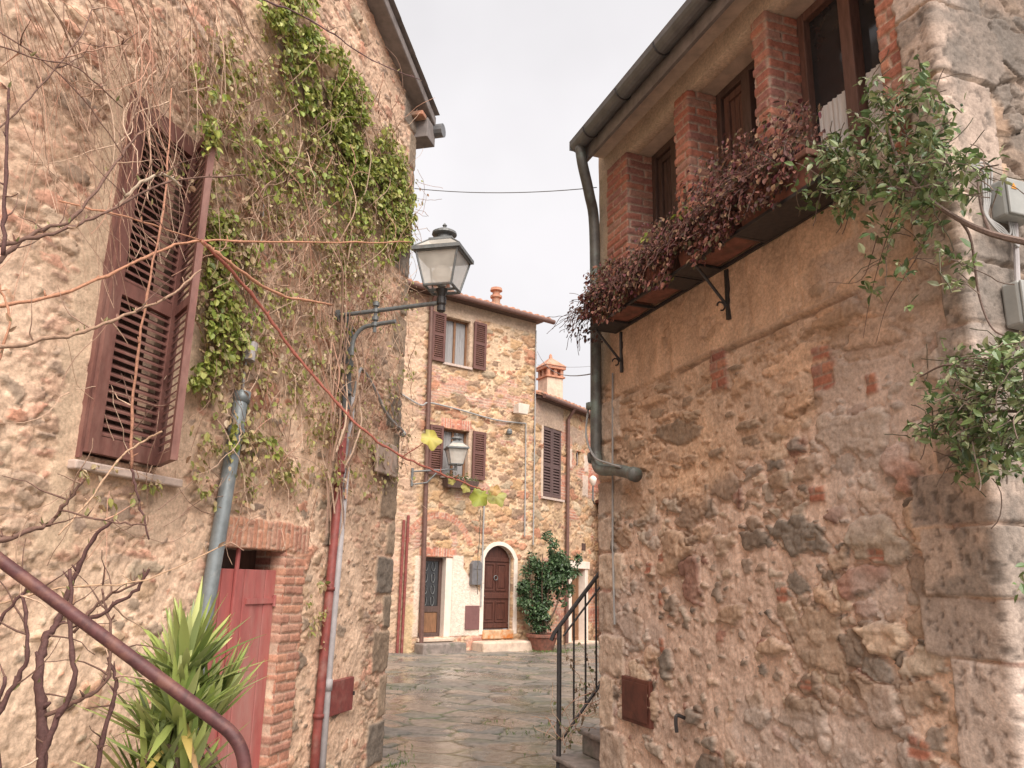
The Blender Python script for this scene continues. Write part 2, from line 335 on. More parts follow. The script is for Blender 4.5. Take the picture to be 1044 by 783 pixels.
class MB:
    """collects boxes, tubes and prisms and links them as one mesh object"""
    def __init__(s): s.v = []; s.f = []; s.c = []; s.cur = (.5, .5, .5)
    def add(s, vs, fs):
        k = len(s.v); s.v += [tuple(q) for q in vs]; s.f += [tuple(i + k for i in q) for q in fs]; s.c += [s.cur] * len(vs); return s
    def hexa(s, p):
        return s.add(p, [(0, 3, 2, 1), (4, 5, 6, 7), (0, 1, 5, 4), (1, 2, 6, 5), (2, 3, 7, 6), (3, 0, 4, 7)])
    def box(s, P, u0, u1, o0, o1, z0, z1):
        return s.hexa([P.pt(u, o, z) for z in (z0, z1) for u, o in ((u0, o0), (u1, o0), (u1, o1), (u0, o1))])
    def wbox(s, x0, x1, y0, y1, z0, z1):
        return s.hexa([(x, y, z) for z in (z0, z1) for x, y in ((x0, y0), (x1, y0), (x1, y1), (x0, y1))])
    def prism(s, a, b):
        """loft between two outlines of equal length"""
        n = len(a); return s.add(list(a) + list(b), [tuple(range(n - 1, -1, -1)), tuple(range(n, 2 * n))] + [(i, (i + 1) % n, n + (i + 1) % n, n + i) for i in range(n)])
    def tube(s, pts, rad, n=8, cap=True):
        pts = [Vector(p) for p in pts]; k = len(pts)
        if not hasattr(rad, '__len__'): rad = [rad] * k
        up = Vector((.13, .21, .97)); vs = []; fs = []
        t0 = (pts[1] - pts[0]).normalized(); a = t0.cross(up)
        if a.length < .1: a = t0.cross(Vector((1, 0, 0)))
        a.normalize()
        for i in range(k):
            t = (pts[min(i + 1, k - 1)] - pts[max(i - 1, 0)]).normalized()
            a = (a - t * a.dot(t)); a.normalize(); b = t.cross(a)
            for q in range(n):
                w = 2 * math.pi * q / n; vs.append(pts[i] + (a * math.cos(w) + b * math.sin(w)) * rad[i])
        for i in range(k - 1):
            for q in range(n):
                fs.append((i * n + q, i * n + (q + 1) % n, (i + 1) * n + (q + 1) % n, (i + 1) * n + q))
        if cap: fs.append(tuple(range(n - 1, -1, -1))); fs.append(tuple((k - 1) * n + q for q in range(n)))
        return s.add(vs, fs)
    def lathe(s, c, prof, n=16):
        vs = []; fs = []
        for r, z in prof:
            for q in range(n):
                w = 2 * math.pi * q / n; vs.append((c[0] + r * math.cos(w), c[1] + r * math.sin(w), c[2] + z))
        for i in range(len(prof) - 1):
            for q in range(n): fs.append((i * n + q, i * n + (q + 1) % n, (i + 1) * n + (q + 1) % n, (i + 1) * n + q))
        fs.append(tuple(range(n - 1, -1, -1))); fs.append(tuple((len(prof) - 1) * n + q for q in range(n)))
        return s.add(vs, fs)
    def build(s, name, mat, parent=None, origin=None, bevel=0, smooth=False, recalc=True, col=False):
        o = org(parent, origin); me = bpy.data.meshes.new(name)
        me.from_pydata([(v[0] - o[0], v[1] - o[1], v[2] - o[2]) for v in s.v], [], s.f)
        if recalc:
            bm = bmesh.new(); bm.from_mesh(me); bmesh.ops.recalc_face_normals(bm, faces=bm.faces); bm.to_mesh(me); bm.free()
        if col:
            a = me.attributes.new('Col', 'FLOAT_COLOR', 'POINT')
            a.data.foreach_set('color', np.concatenate([np.array(s.c), np.ones((len(s.c), 1))], 1).astype(np.float32).ravel())
        ob = link_mesh(name, me, mat, parent, origin)
        if smooth: me.polygons.foreach_set('use_smooth', np.full(len(me.polygons), True)); 
        if bevel:
            b = ob.modifiers.new('bevel', 'BEVEL'); b.width = bevel; b.segments = 2; b.limit_method = 'ANGLE'
        return ob
def spline(pts, n=6):
    p = [Vector(q) for q in pts]; p = [p[0] * 2 - p[1]] + p + [p[-1] * 2 - p[-2]]; o = []
    for i in range(1, len(p) - 2):
        for k in range(n):
            t = k / n; a, b, c, d = p[i - 1], p[i], p[i + 1], p[i + 2]
            o.append(.5 * (2 * b + (c - a) * t + (2 * a - 5 * b + 4 * c - d) * t * t + (3 * b - a - 3 * c + d) * t ** 3))
    return o + [p[-2]]
def wall_mesh(name, path, u_corner, z0, z1, res, fn, mat, parent=None, origin=None, holes=(), top=None, skirt=.10, closed=False):
    """a displaced sheet of masonry following a plan path (outside on the right hand), holes = (u0,u1,z0,z1) or callables"""
    path = np.array([(p[0], p[1]) for p in path], float); seg = np.linalg.norm(np.diff(path, axis=0), axis=1)
    arc = np.concatenate([[0], np.cumsum(seg)]); L = arc[-1]; nu = int(L / res) + 1; nz = int((z1 - z0) / res) + 1
    a = np.linspace(0, L, nu); zz = np.linspace(z0, z1, nz)
    pos = lambda q: np.stack([np.interp(q, arc, path[:, 0]), np.interp(q, arc, path[:, 1])], -1)
    if closed: T = pos((a + res * 1.2) % L) - pos((a - res * 1.2) % L)
    else: T = pos(np.clip(a + res * 1.2, 0, L)) - pos(np.clip(a - res * 1.2, 0, L))
    T /= np.linalg.norm(T, axis=1)[:, None]; Nn = np.stack([T[:, 1], -T[:, 0]], -1); B = pos(a)
    U, Z = np.meshgrid(a - u_corner, zz, indexing='ij')
    H, C = fn(U, Z)
    if closed: H[-1] = H[0]; C[-1] = C[0]
    V = np.zeros((nu, nz, 3)); V[..., 0] = B[:, 0][:, None] + Nn[:, 0][:, None] * H; V[..., 1] = B[:, 1][:, None] + Nn[:, 1][:, None] * H; V[..., 2] = Z
    idx = np.arange(nu * nz).reshape(nu, nz)
    Fq = np.stack([idx[:-1, :-1], idx[1:, :-1], idx[1:, 1:], idx[:-1, 1:]], -1)
    Uc = (U[:-1, :-1] + U[1:, 1:]) / 2; Zc = (Z[:-1, :-1] + Z[1:, 1:]) / 2
    keep = np.ones(Uc.shape, bool)
    for h in holes:
        if callable(h): keep &= ~h(Uc, Zc)
        else: keep &= ~((Uc > h[0]) & (Uc < h[1]) & (Zc > h[2]) & (Zc < h[3]))
    if top: keep &= Zc < top(Uc)
    Fq = Fq[keep]; V = V.reshape(-1, 3); C = C.reshape(-1, 3)
    if skirt:
        e = np.concatenate([Fq[:, [0, 1]], Fq[:, [1, 2]], Fq[:, [2, 3]], Fq[:, [3, 0]]]).astype(np.int64); key = e[:, 0] * len(V) + e[:, 1]; rk = e[:, 1] * len(V) + e[:, 0]
        bd = e[~np.isin(key, rk)]; ids = np.unique(bd); mp = np.zeros(len(V), np.int64); mp[ids] = len(V) + np.arange(len(ids))
        n3 = np.zeros((nu, nz, 3)); n3[..., 0] = Nn[:, 0][:, None]; n3[..., 1] = Nn[:, 1][:, None]; n3 = n3.reshape(-1, 3)
        b3 = np.zeros((nu, nz, 3)); b3[..., 0] = B[:, 0][:, None]; b3[..., 1] = B[:, 1][:, None]; b3[..., 2] = Z; b3 = b3.reshape(-1, 3)
        V = np.concatenate([V, b3[ids] - n3[ids] * skirt]); C = np.concatenate([C, C[ids]])
        Fq = np.concatenate([Fq, np.stack([bd[:, 1], bd[:, 0], mp[bd[:, 0]], mp[bd[:, 1]]], -1)])
    used = np.unique(Fq); rm = np.zeros(len(V), np.int64); rm[used] = np.arange(len(used))
    return np_mesh(name, V[used], [rm[Fq]], mat, parent, origin, C[used])
LEAF = np.array([(0, 0, 0), (-.30, .32, .07), (-.22, .7, .05), (0, 1, -.06), (.22, .7, .05), (.30, .32, .07), (0, .4, 0)])
LEAFF = np.array([(0, 6, 1), (1, 6, 2), (2, 6, 3), (3, 6, 4), (4, 6, 5), (5, 6, 0)])
def leaves(P, T, Nv, size, cols, width=1.0, tmpl=LEAF, tf=LEAFF):
    """P base points, T tip directions, Nv facing, size (n,), cols (n,3) -> V,F,C"""
    T = T / np.linalg.norm(T, axis=1)[:, None]; Nv = Nv - T * (Nv * T).sum(1)[:, None]; Nv /= np.linalg.norm(Nv, axis=1)[:, None] + 1e-9
    S = np.cross(T, Nv); k = len(tmpl); n = len(P)
    V = P[:, None] + (S[:, None] * tmpl[None, :, 0:1] * width + T[:, None] * tmpl[None, :, 1:2] + Nv[:, None] * tmpl[None, :, 2:3]) * size[:, None, None]
    F = (tf[None] + (np.arange(n) * k)[:, None, None]).reshape(-1, 3)
    return V.reshape(-1, 3), F, np.repeat(cols, k, 0)
rs = np.random.RandomState(11)
def leafcols(n, pal, var=.25):
    c = np.array(pal)[rs.randint(0, len(pal), n)]; return c * (1 + (rs.rand(n, 1) - .5) * 2 * var)
def frame_boxes(mb, P, u0, u1, z0, z1, o0, o1, w, wt=None):
    wt = wt or w
    mb.box(P, u0, u0 + w, o0, o1, z0, z1); mb.box(P, u1 - w, u1, o0, o1, z0, z1)
    mb.box(P, u0 + w, u1 - w, o0, o1, z0, z0 + wt); mb.box(P, u0 + w, u1 - w, o0, o1, z1 - wt, z1); return mb
def louvre_leaf(P, u0, u1, z0, z1, o0, th, mids=(), st=.07, pitch=.045, bot=None):
    """a louvred shutter leaf on plane P"""
    mb = MB(); frame_boxes(mb, P, u0, u1, z0, z1, o0, o0 + th, st, st * 1.15)
    zs = [z0 + st * 1.15] + [q for q in mids] + [z1 - st * 1.15]
    for mz in mids: mb.box(P, u0 + st, u1 - st, o0 + .002, o0 + th - .002, mz - st * .5, mz + st * .5)
    for a, b in zip(zs[:-1], zs[1:]):
        a += st * .5 if a in mids else 0; b -= st * .5 if b in mids else 0
        n = max(1, int((b - a) / pitch))
        for i in range(n):
            z = a + (i + .5) * (b - a) / n; h = pitch * .40; t = .005
            pa = [(o0 + th * .15, z + h), (o0 + th * .15, z + h - 2 * t), (o0 + th * .85, z - h), (o0 + th * .85, z - h + 2 * t)]
            mb.prism([P.pt(u0 + st * .95, o, zz) for o, zz in pa], [P.pt(u1 - st * .95, o, zz) for o, zz in pa])
    return mb
def tile_roof(P, u0, u1, o_e, z_e, slope, run, pitch=.19, r=.075, seed=1):
    """half round cover tiles running up the slope from the eave, over a thin deck"""
    q = random.Random(seed); mb = MB()
    def pt(u, s, h): return P.pt(u, o_e - s * math.cos(slope) - h * 0, z_e + s * math.sin(slope) + h)
    mb.hexa([pt(u0, 0, 0), pt(u1, 0, 0), pt(u1, run, 0), pt(u0, run, 0), pt(u0, 0, .04), pt(u1, 0, .04), pt(u1, run, .04), pt(u0, run, .04)])
    n = int((u1 - u0) / pitch)
    for i in range(n + 1):
        u = u0 + .07 + i * (u1 - u0 - .14) / n
        s = -.03 + q.uniform(-.02, .02)
        while s < run - .1:
            e = min(run, s + .42); uu = u + q.uniform(-.012, .012); lift = q.uniform(0, .015)
            A = []; B = []
            for kx in range(7):
                w = math.pi * kx / 6
                A.append(pt(uu + r * math.cos(w), s, .045 + lift + r * .8 * math.sin(w))); B.append(pt(uu + r * .85 * math.cos(w), e, .03 + r * .7 * math.sin(w)))
            mb.prism(A, B); s += .36
    return mb

# ================================================================== SETTING: ground
def build_ground():
    xs = np.concatenate([[-160, -70, -30, -12, -7], np.arange(-4.5, 4.6, .03), [7, 12, 30, 70, 160]])
    ys = np.concatenate([[-160, -70, -30, -12, -4, -1], np.arange(1.0, 6.0, .05), np.arange(6.0, 14, .025), np.arange(14, 24.5, .05), [28, 36, 60, 100, 170]])
    X, Y = np.meshgrid(xs, ys, indexing='ij')
    a = math.radians(-24); U = X * math.cos(a) + Y * math.sin(a); W = -X * math.sin(a) + Y * math.cos(a)
    e, i, j = cells(U, W, 900, .62, .40, jit=.38, wvar=.12, p=5, warp=.35)
    s = sstep(.015, .07, e); f = fbm(X * 16, Y * 16, 905, 4); b = fbm(X * 1.2, Y * 1.2, 906, 3)
    hs = hsh(i, j, 907)
    tilt = (hsh(i, j, 911) - .5) * .010
    H = s * (.010 + .010 * hs) + (f - .5) * .006 + (b - .5) * .06 + tilt
    pal = [(.185, .162, .142), (.215, .18, .15), (.16, .148, .132), (.24, .195, .16), (.175, .162, .135)]
    C = pick(pal, hsh(i, j, 908)) * (.7 + .6 * f)[..., None]
    joint = np.array((.05, .048, .03)) * (.6 + .8 * f)[..., None]
    moss = sstep(.56, .68, fbm(X * 1.7, Y * 1.7, 909, 4)); joint = joint * (1 - moss[..., None]) + np.array((.075, .10, .03)) * moss[..., None]
    C = joint * (1 - s[..., None]) + C * s[..., None]
    film = sstep(.60, .74, fbm(X * 2.6, Y * 2.6, 912, 4))[..., None] * .35; C = C * (1 - film) + np.array((.09, .10, .045)) * film
    wet = np.clip(sstep(.42, .66, fbm(X * .9, Y * 1.3, 910, 4)) * .7 + .40 * hsh(i, j, 914) + .5 * (f - .5) - .12, 0, 1) * (.35 + .65 * s)
    pud = sstep(.57, .63, fbm(X * 1.5 + 3, Y * 1.1, 913, 3) + (hsh(i, j, 915) - .5) * .08)
    H = H * (1 - pud * .75) + pud * .003; wet = np.maximum(wet, pud)
    base = -.22 * np.clip((7.4 - Y) / 4.5, 0, 1) ** 1.2 - .004
    V = np.stack([X, Y, H + base], -1).reshape(-1, 3)
    idx = np.arange(X.size).reshape(X.shape); F = np.stack([idx[:-1, :-1], idx[1:, :-1], idx[1:, 1:], idx[:-1, 1:]], -1).reshape(-1, 4)
    g = np_mesh('ground', V, [F], M['paving'], None, (0, 0, 0), C.reshape(-1, 3), extra=wet.reshape(-1)); g['kind'] = 'structure'
build_ground()
def gz(y): return -.22 * min(1, max(0, (7.4 - y) / 4.5)) ** 1.2

# ================================================================== LEFT HOUSE
LSTONE = [(.47, .335, .225), (.39, .28, .19), (.54, .39, .27), (.29, .225, .17), (.54, .34, .23), (.48, .25, .17), (.42, .34, .25), (.33, .26, .20)]
LM1, LM2 = (.72, .54, .40), (.66, .475, .345)
def left_field(U, Z):
    H, C = rubble(U, Z, 100, (.24, .15), (.115, .07), .50, LSTONE, LM1, LM2, .14, .22, (.38, .62), .46, .020, 1.5, .5)
    # courses of thin stone and brick scraps, strongest above the door and right of the window
    h2, c2 = rubble(U, Z, 1180, (.19, .075), (.10, .042), .6, [(.50, .28, .20), (.47, .31, .23), (.42, .31, .23), (.53, .36, .26), (.36, .27, .21), (.50, .38, .28)], LM2, (.58, .42, .30), .14, .20, (.45, .7), .38, .013, 1.5, .5)
    w = sstep(.44, .54, fbm(U * .8, Z * .8, 150, 3) + .13 * np.exp(-((U + 2.3) / .9) ** 2) - .12 * sstep(1.9, 1.2, Z) + .06 * sstep(3.4, 4.4, Z))
    H = H * (1 - w) + h2 * w; C = C * (1 - w[..., None]) + c2 * w[..., None]
    # flush repair mortar beside the window
    m_ = rmask(U, Z, -4.02, -3.82, 1.7, 4.3, .03, .10, 151); H, C = mixin(H, C, m_ * .9, (fbm(U * 20, Z * 20, 152, 3) - .5) * .008 + .006, np.array((.60, .46, .33)) * (.85 + .3 * fbm(U * 9, Z * 9, 153, 3))[..., None])
    m_ = rmask(U, Z, -3.30, -3.02, 1.75, 3.2, .03, .09, 154); H, C = mixin(H, C, m_ * .85, (fbm(U * 20, Z * 20, 155, 3) - .5) * .008 + .004, np.array((.56, .42, .31)) * (.85 + .3 * fbm(U * 9, Z * 9, 156, 3))[..., None])
    # corner stones: long and short dark blocks
    zz = [-.4, .05, .42, .80, 1.16, 1.46, 1.80, 2.12, 2.5, 2.95, 3.3, 3.7, 4.1, 4.5, 4.9, 5.3, 5.7, 6.1, 6.5]
    for k, (a, b) in enumerate(zip(zz[:-1], zz[1:])):
        lw = .16 + .17 * (k % 2); m_ = rmask(U, Z, -lw, lw * .8, a + .015, b - .015, .012, .02, 160 + k)
        fine = fbm(U * 18, Z * 18, 161, 4)
        cc = np.array([(.25, .20, .15), (.20, .17, .14), (.34, .26, .19), (.29, .22, .16)][k % 4] if Z.max() > 0 else (.3, .2, .1))
        H, C = mixin(H, C, m_, .02 + (fine - .5) * .02, cc * (.65 + .7 * fine)[..., None])
    # brick jamb and soldier lintel of the red door
    hb, cb = bricks(U, Z, 170, .25, .064, prot=.018)
    m_ = rmask(U, Z, -1.90, -1.60, -.5, 1.74, .008, .05, 171); H, C = mixin(H, C, m_, hb + .008, cb * .78 + np.array((.15, .105, .075)))
    hb, cb = bricks(Z * 1.0 + .3, U, 172, .26, .058, prot=.012)
    m_ = rmask(U, Z, -2.74, -1.58, 1.765, 1.96 , .008, .02, 173); H, C = mixin(H, C, m_, hb + .012, cb * .80 + np.array((.17, .115, .08)))
    C = C * np.array((1.02, .98, .96))
    return H, C
DL = (-2.66, -1.885, -.3, 1.77)              # door opening
lh = thing('stone_house', PL.pt(-2.5, 0, 0), 'rubble stone house with brown louvred shutters and a faded red door, ivy on its wall', 'house')
ends = PL.p - PL.n * 0
pA = PL.pt(-5.3, 0, 0); pC = PL.pt(0, 0, 0); pB = PL.pt(0, -.55, 0)
rake = lambda U: 6.36 - .30 * np.minimum(U, 0)
wall_mesh('wall', [pA[:2], pC[:2], pB[:2]], 5.3, -.45, 7.95, .0100, left_field, M['wall'], lh, holes=[DL, (-3.83, -3.31, 2.15, 4.04)], top=rake)
wall_mesh('wall', [PL.pt(-9, 0, 0)[:2], PL.pt(-5.3, 0, 0)[:2]], 9, -.45, 9.1, .05, left_field, M['wall'], lh, top=rake)
wall_mesh('wall', [PL.pt(0, -.55, 0)[:2], PL.pt(0, -6, 0)[:2]], -.55, -.1, 6.3, .07, left_field, M['wall'], lh)
def left_house_bits():
    # roof verge: slab rising towards us, rafters' eave with a gutter at the far end
    mb = MB(); s = .30
    def rp(u, o, h): return PL.pt(u, o, 6.36 - s * u + h)
    mb.hexa([rp(-9, -6, -.02), rp(.16, -6, -.02), rp(.16, .17, -.02), rp(-9, .17, -.02), rp(-9, -6, .09), rp(.16, -6, .09), rp(.16, .17, .09), rp(-9, .17, .09)])
    mb.build('roof', M['roofdark'], lh, bevel=.015)
    mb = MB()
    for k in range(24):
        u = .14 - k * .37; q = rp(u, .13, .10); e = rp(u - .40, .13, .115); a = []; b = []
        for w in range(7):
            t = math.pi * w / 6; off = PL.n * (.085 * math.cos(t)); z = Vector((0, 0, .06 * math.sin(t)))
            a.append(q + off + z); b.append(e + off * .9 + z * .8)
        mb.prism(a, b)
    mb.build('verge_tile', M['roofdark'], lh)
    mb = MB(); mb.tube([PL.pt(.20, o, 6.27) for o in (.24, -6)], .075, 12); mb.build('gutter', M['gutter'], lh, smooth=False)
    mb = MB(); mb.box(PL, -.03, .20, -.5, .15, 6.08, 6.30); mb.build('soffit', M['roofdark'], lh, bevel=.008)
    mb = MB(); mb.box(PL, -.16, -.04, .0, .14, 6.26, 6.31); mb.build('brick_corbel', M['tile'], lh, bevel=.01)
    # door
    u0, u1, z0, z1 = DL
    mb = MB(); mb.box(PL, u0 - .02, u1 + .02, -.28, -.02, z1 + .004, z1 + .12); mb.build('lintel', M['soffit'], lh)
    mb = MB(); mb.box(PL, u0 - .14, u0 - .002, -.28, -.008, z0, z1 + .1); mb.build('door_jamb', M['soffit'], lh)
    def jam(U, Z):
        return bricks(U, Z, 175, .25, .064, prot=.012)
    wall_mesh('door_jamb', [PL.pt(u1 + .004, -.26, 0)[:2], PL.pt(u1 + .004, .02, 0)[:2]], 0, z0, z1 + .02, .012, lambda U, Z: (lambda h, c: (h * .3, c))(*jam(U, Z)), M['wall'], lh, skirt=0)
    mb = MB(); mb.box(PL, u0, u1, -.26, -.22, z0, z1); mb.build('doorway_back', M['oldwood'], lh)
    mb = MB(); zt = 1.64
    for k in range(6):
        a = u0 + .012 + k * (u1 - u0 - .02) / 6; b = a + (u1 - u0 - .02) / 6 - .005
        mb.box(PL, a, b, -.08, -.045 + .004 * (k % 2), -.25, zt)
    mb.box(PL, u0 + .255, u0 + .285, -.040, -.022, -.25, z1)
    door = mb.build('door', M['reddoor'], lh, bevel=.004)
    for zh in (.15, 1.42):
        mb = MB(); mb.box(PL, u1 - .36, u1 - .02, -.040, -.030, zh, zh + .035); mb.tube([PL.pt(u1 - .025, -.03, zh - .02), PL.pt(u1 - .025, -.03, zh + .055)], .012, 8); mb.build('hinge', M['reddoor'], door)
    mb = MB(); mb.box(PL, -2.40, -2.33, -.041, -.034, .80, .96); mb.build('lock_plate', M['darkmetal'], door)
    mb = MB(); mb.tube([PL.pt(-2.36, -.045, .93), PL.pt(-2.36, -.0, .93)], .012, 8); mb.lathe(PL.pt(-2.36, .005, .91), [(.012, 0), (.024, .012), (.024, .028), (.010, .04)], 10); mb.build('handle', M['darkmetal'], door)
    # window with shutters
    mb = MB(); mb.box(PL, -3.90, -3.12, -.05, .055, 2.07, 2.115); mb.build('sill', M['sill'], lh, bevel=.008)
    mb = MB(); mb.box(PL, -3.83, -3.31, -.20, -.16, 2.1, 4.06); mb.build('window_back', M['oldwood'], lh)
    louvre_leaf(PL, -3.845, -3.312, 2.16, 4.06, .012, .042, mids=(3.02,), st=.075, pitch=.042).build('shutter', M['shutter'], lh)
    hp = PL.pt(-3.300, .03, 0); ep = PL.pt(-3.515, .30, 0); Q = Plane((hp.x, hp.y), (ep.x - hp.x, ep.y - hp.y))
    louvre_leaf(Q, 0.0, .365, 2.16, 4.06, 0, .036, mids=(3.02,), st=.042, pitch=.042).build('shutter', M['shutter'], lh)
    mb = MB(); mb.box(PL, -3.865, -3.848, -.05, .03, 2.13, 4.09); mb.box(PL, -3.865, -3.30, -.05, .03, 4.072, 4.10); mb.build('window_frame', M['shutter'], lh)
    # zinc conduit with cap
    mb = MB(); pts = [PL.pt(*q) for q in ((-2.83, .06, -.3), (-2.80, .06, 1.3), (-2.665, .055, 2.62), (-2.655, .05, 2.72))]
    mb.tube(pts, .045, 14); mb.tube([PL.pt(-2.68, .056, 2.45), PL.pt(-2.676, .056, 2.49)], .052, 14); mb.tube([PL.pt(-2.655, .055, 2.66), PL.pt(-2.65, .055, 2.73)], .052, 14)
    dp = mb.build('conduit', M['bluegrey'], lh, smooth=True)
    mb = MB(); mb.tube([PL.pt(-2.635, .06, 2.94), PL.pt(-2.625, .06, 3.06)], [.042, .046], 12); mb.tube([PL.pt(-2.625, .06, 3.06), PL.pt(-2.625, .06, 3.075)], [.046, .02], 12); mb.build('conduit_cap', M['palepipe'], dp)
    mb = MB(); mb.tube([PL.pt(-2.65, .05, 2.7), PL.pt(-2.64, .05, 2.95)], .008, 6); mb.tube(spline([PL.pt(-2.62, .05, 3.07), PL.pt(-2.58, .04, 3.5), PL.pt(-2.60, .03, 4.1)]), .004, 5); mb.build('conduit_wire', M['greycable'], dp)
    # red and pale pipes near the corner
    mb = MB(); mb.tube([PL.pt(-1.30, .05, -.35), PL.pt(-1.30, .05, .5), PL.pt(-1.225, .05, 2.92)], .034, 12)
    for z in (.6, 1.5, 2.4): t = (z - .5) / 2.42; mb.tube([PL.pt(-1.30 + .075 * t, .05, z), PL.pt(-1.299 + .075 * t, .05, z + .03)], .041, 12)
    mb.build('downpipe', M['redpipe'], lh, smooth=True)
    mb = MB(); mb.tube([PL.pt(-1.20, .055, -.35), PL.pt(-1.20, .055, .8), PL.pt(-1.13, .055, 3.05)], .030, 12)
    mb.tube([PL.pt(-1.20, .055, .78), PL.pt(-1.199, .055, .86)], .038, 12); mb.build('conduit', M['palepipe'], lh, smooth=True)
    # two iron stubs and the cables climbing to the lamp arm
    mb = MB()
    for du, top in ((-1.30, 3.70), (-1.22, 3.62)):
        mb.tube([PL.pt(du + .06, .05, 2.85), PL.pt(du, .05, 3.3), PL.pt(du - .02, .05, top)], .022, 10)
        for z in (3.05, 3.28, 3.5): mb.tube([PL.pt(du + .01, .05, z), PL.pt(du + .01, .05, z + .05)], .034, 10)
    mb.build('cable_riser', M['greyiron'], lh)
    mb = MB(); mb.tube(spline([PL.pt(-1.12, .06, 3.02), PL.pt(-1.11, .09, 3.24), PL.pt(-1.0, .07, 3.31), PL.pt(-.72, .06, 3.21), PL.pt(-.4, .06, 3.03), PL.pt(-.03, .06, 2.96)]), .014, 8)
    mb.tube([PL.pt(-.05, .06, 2.94), PL.pt(-.02, .06, 2.93)], .03, 8); mb.build('wall_cable', M['greycable'], lh, smooth=True)
    # small red meter hatch
    mb = MB(); mb.box(PL, -1.12, -.72, .0, .045, .58, .83); h = mb.build('meter_hatch', M['redpipe'], lh, bevel=.006)
    mb = MB(); mb.box(PL, -.735, -.722, .046, .058, .69, .72); mb.build('latch', M['darkmetal'], h)
left_house_bits()
mb = MB(); mb.box(PL, -.60, -.16, .045, .075, 2.50, 2.79); props(mb.build('wall_plaque', M['board'], None, PL.pt(-.38, .05, 2.5), bevel=.01), 'blank weathered pale plaque on the stone wall below the grey cable', 'plaque')

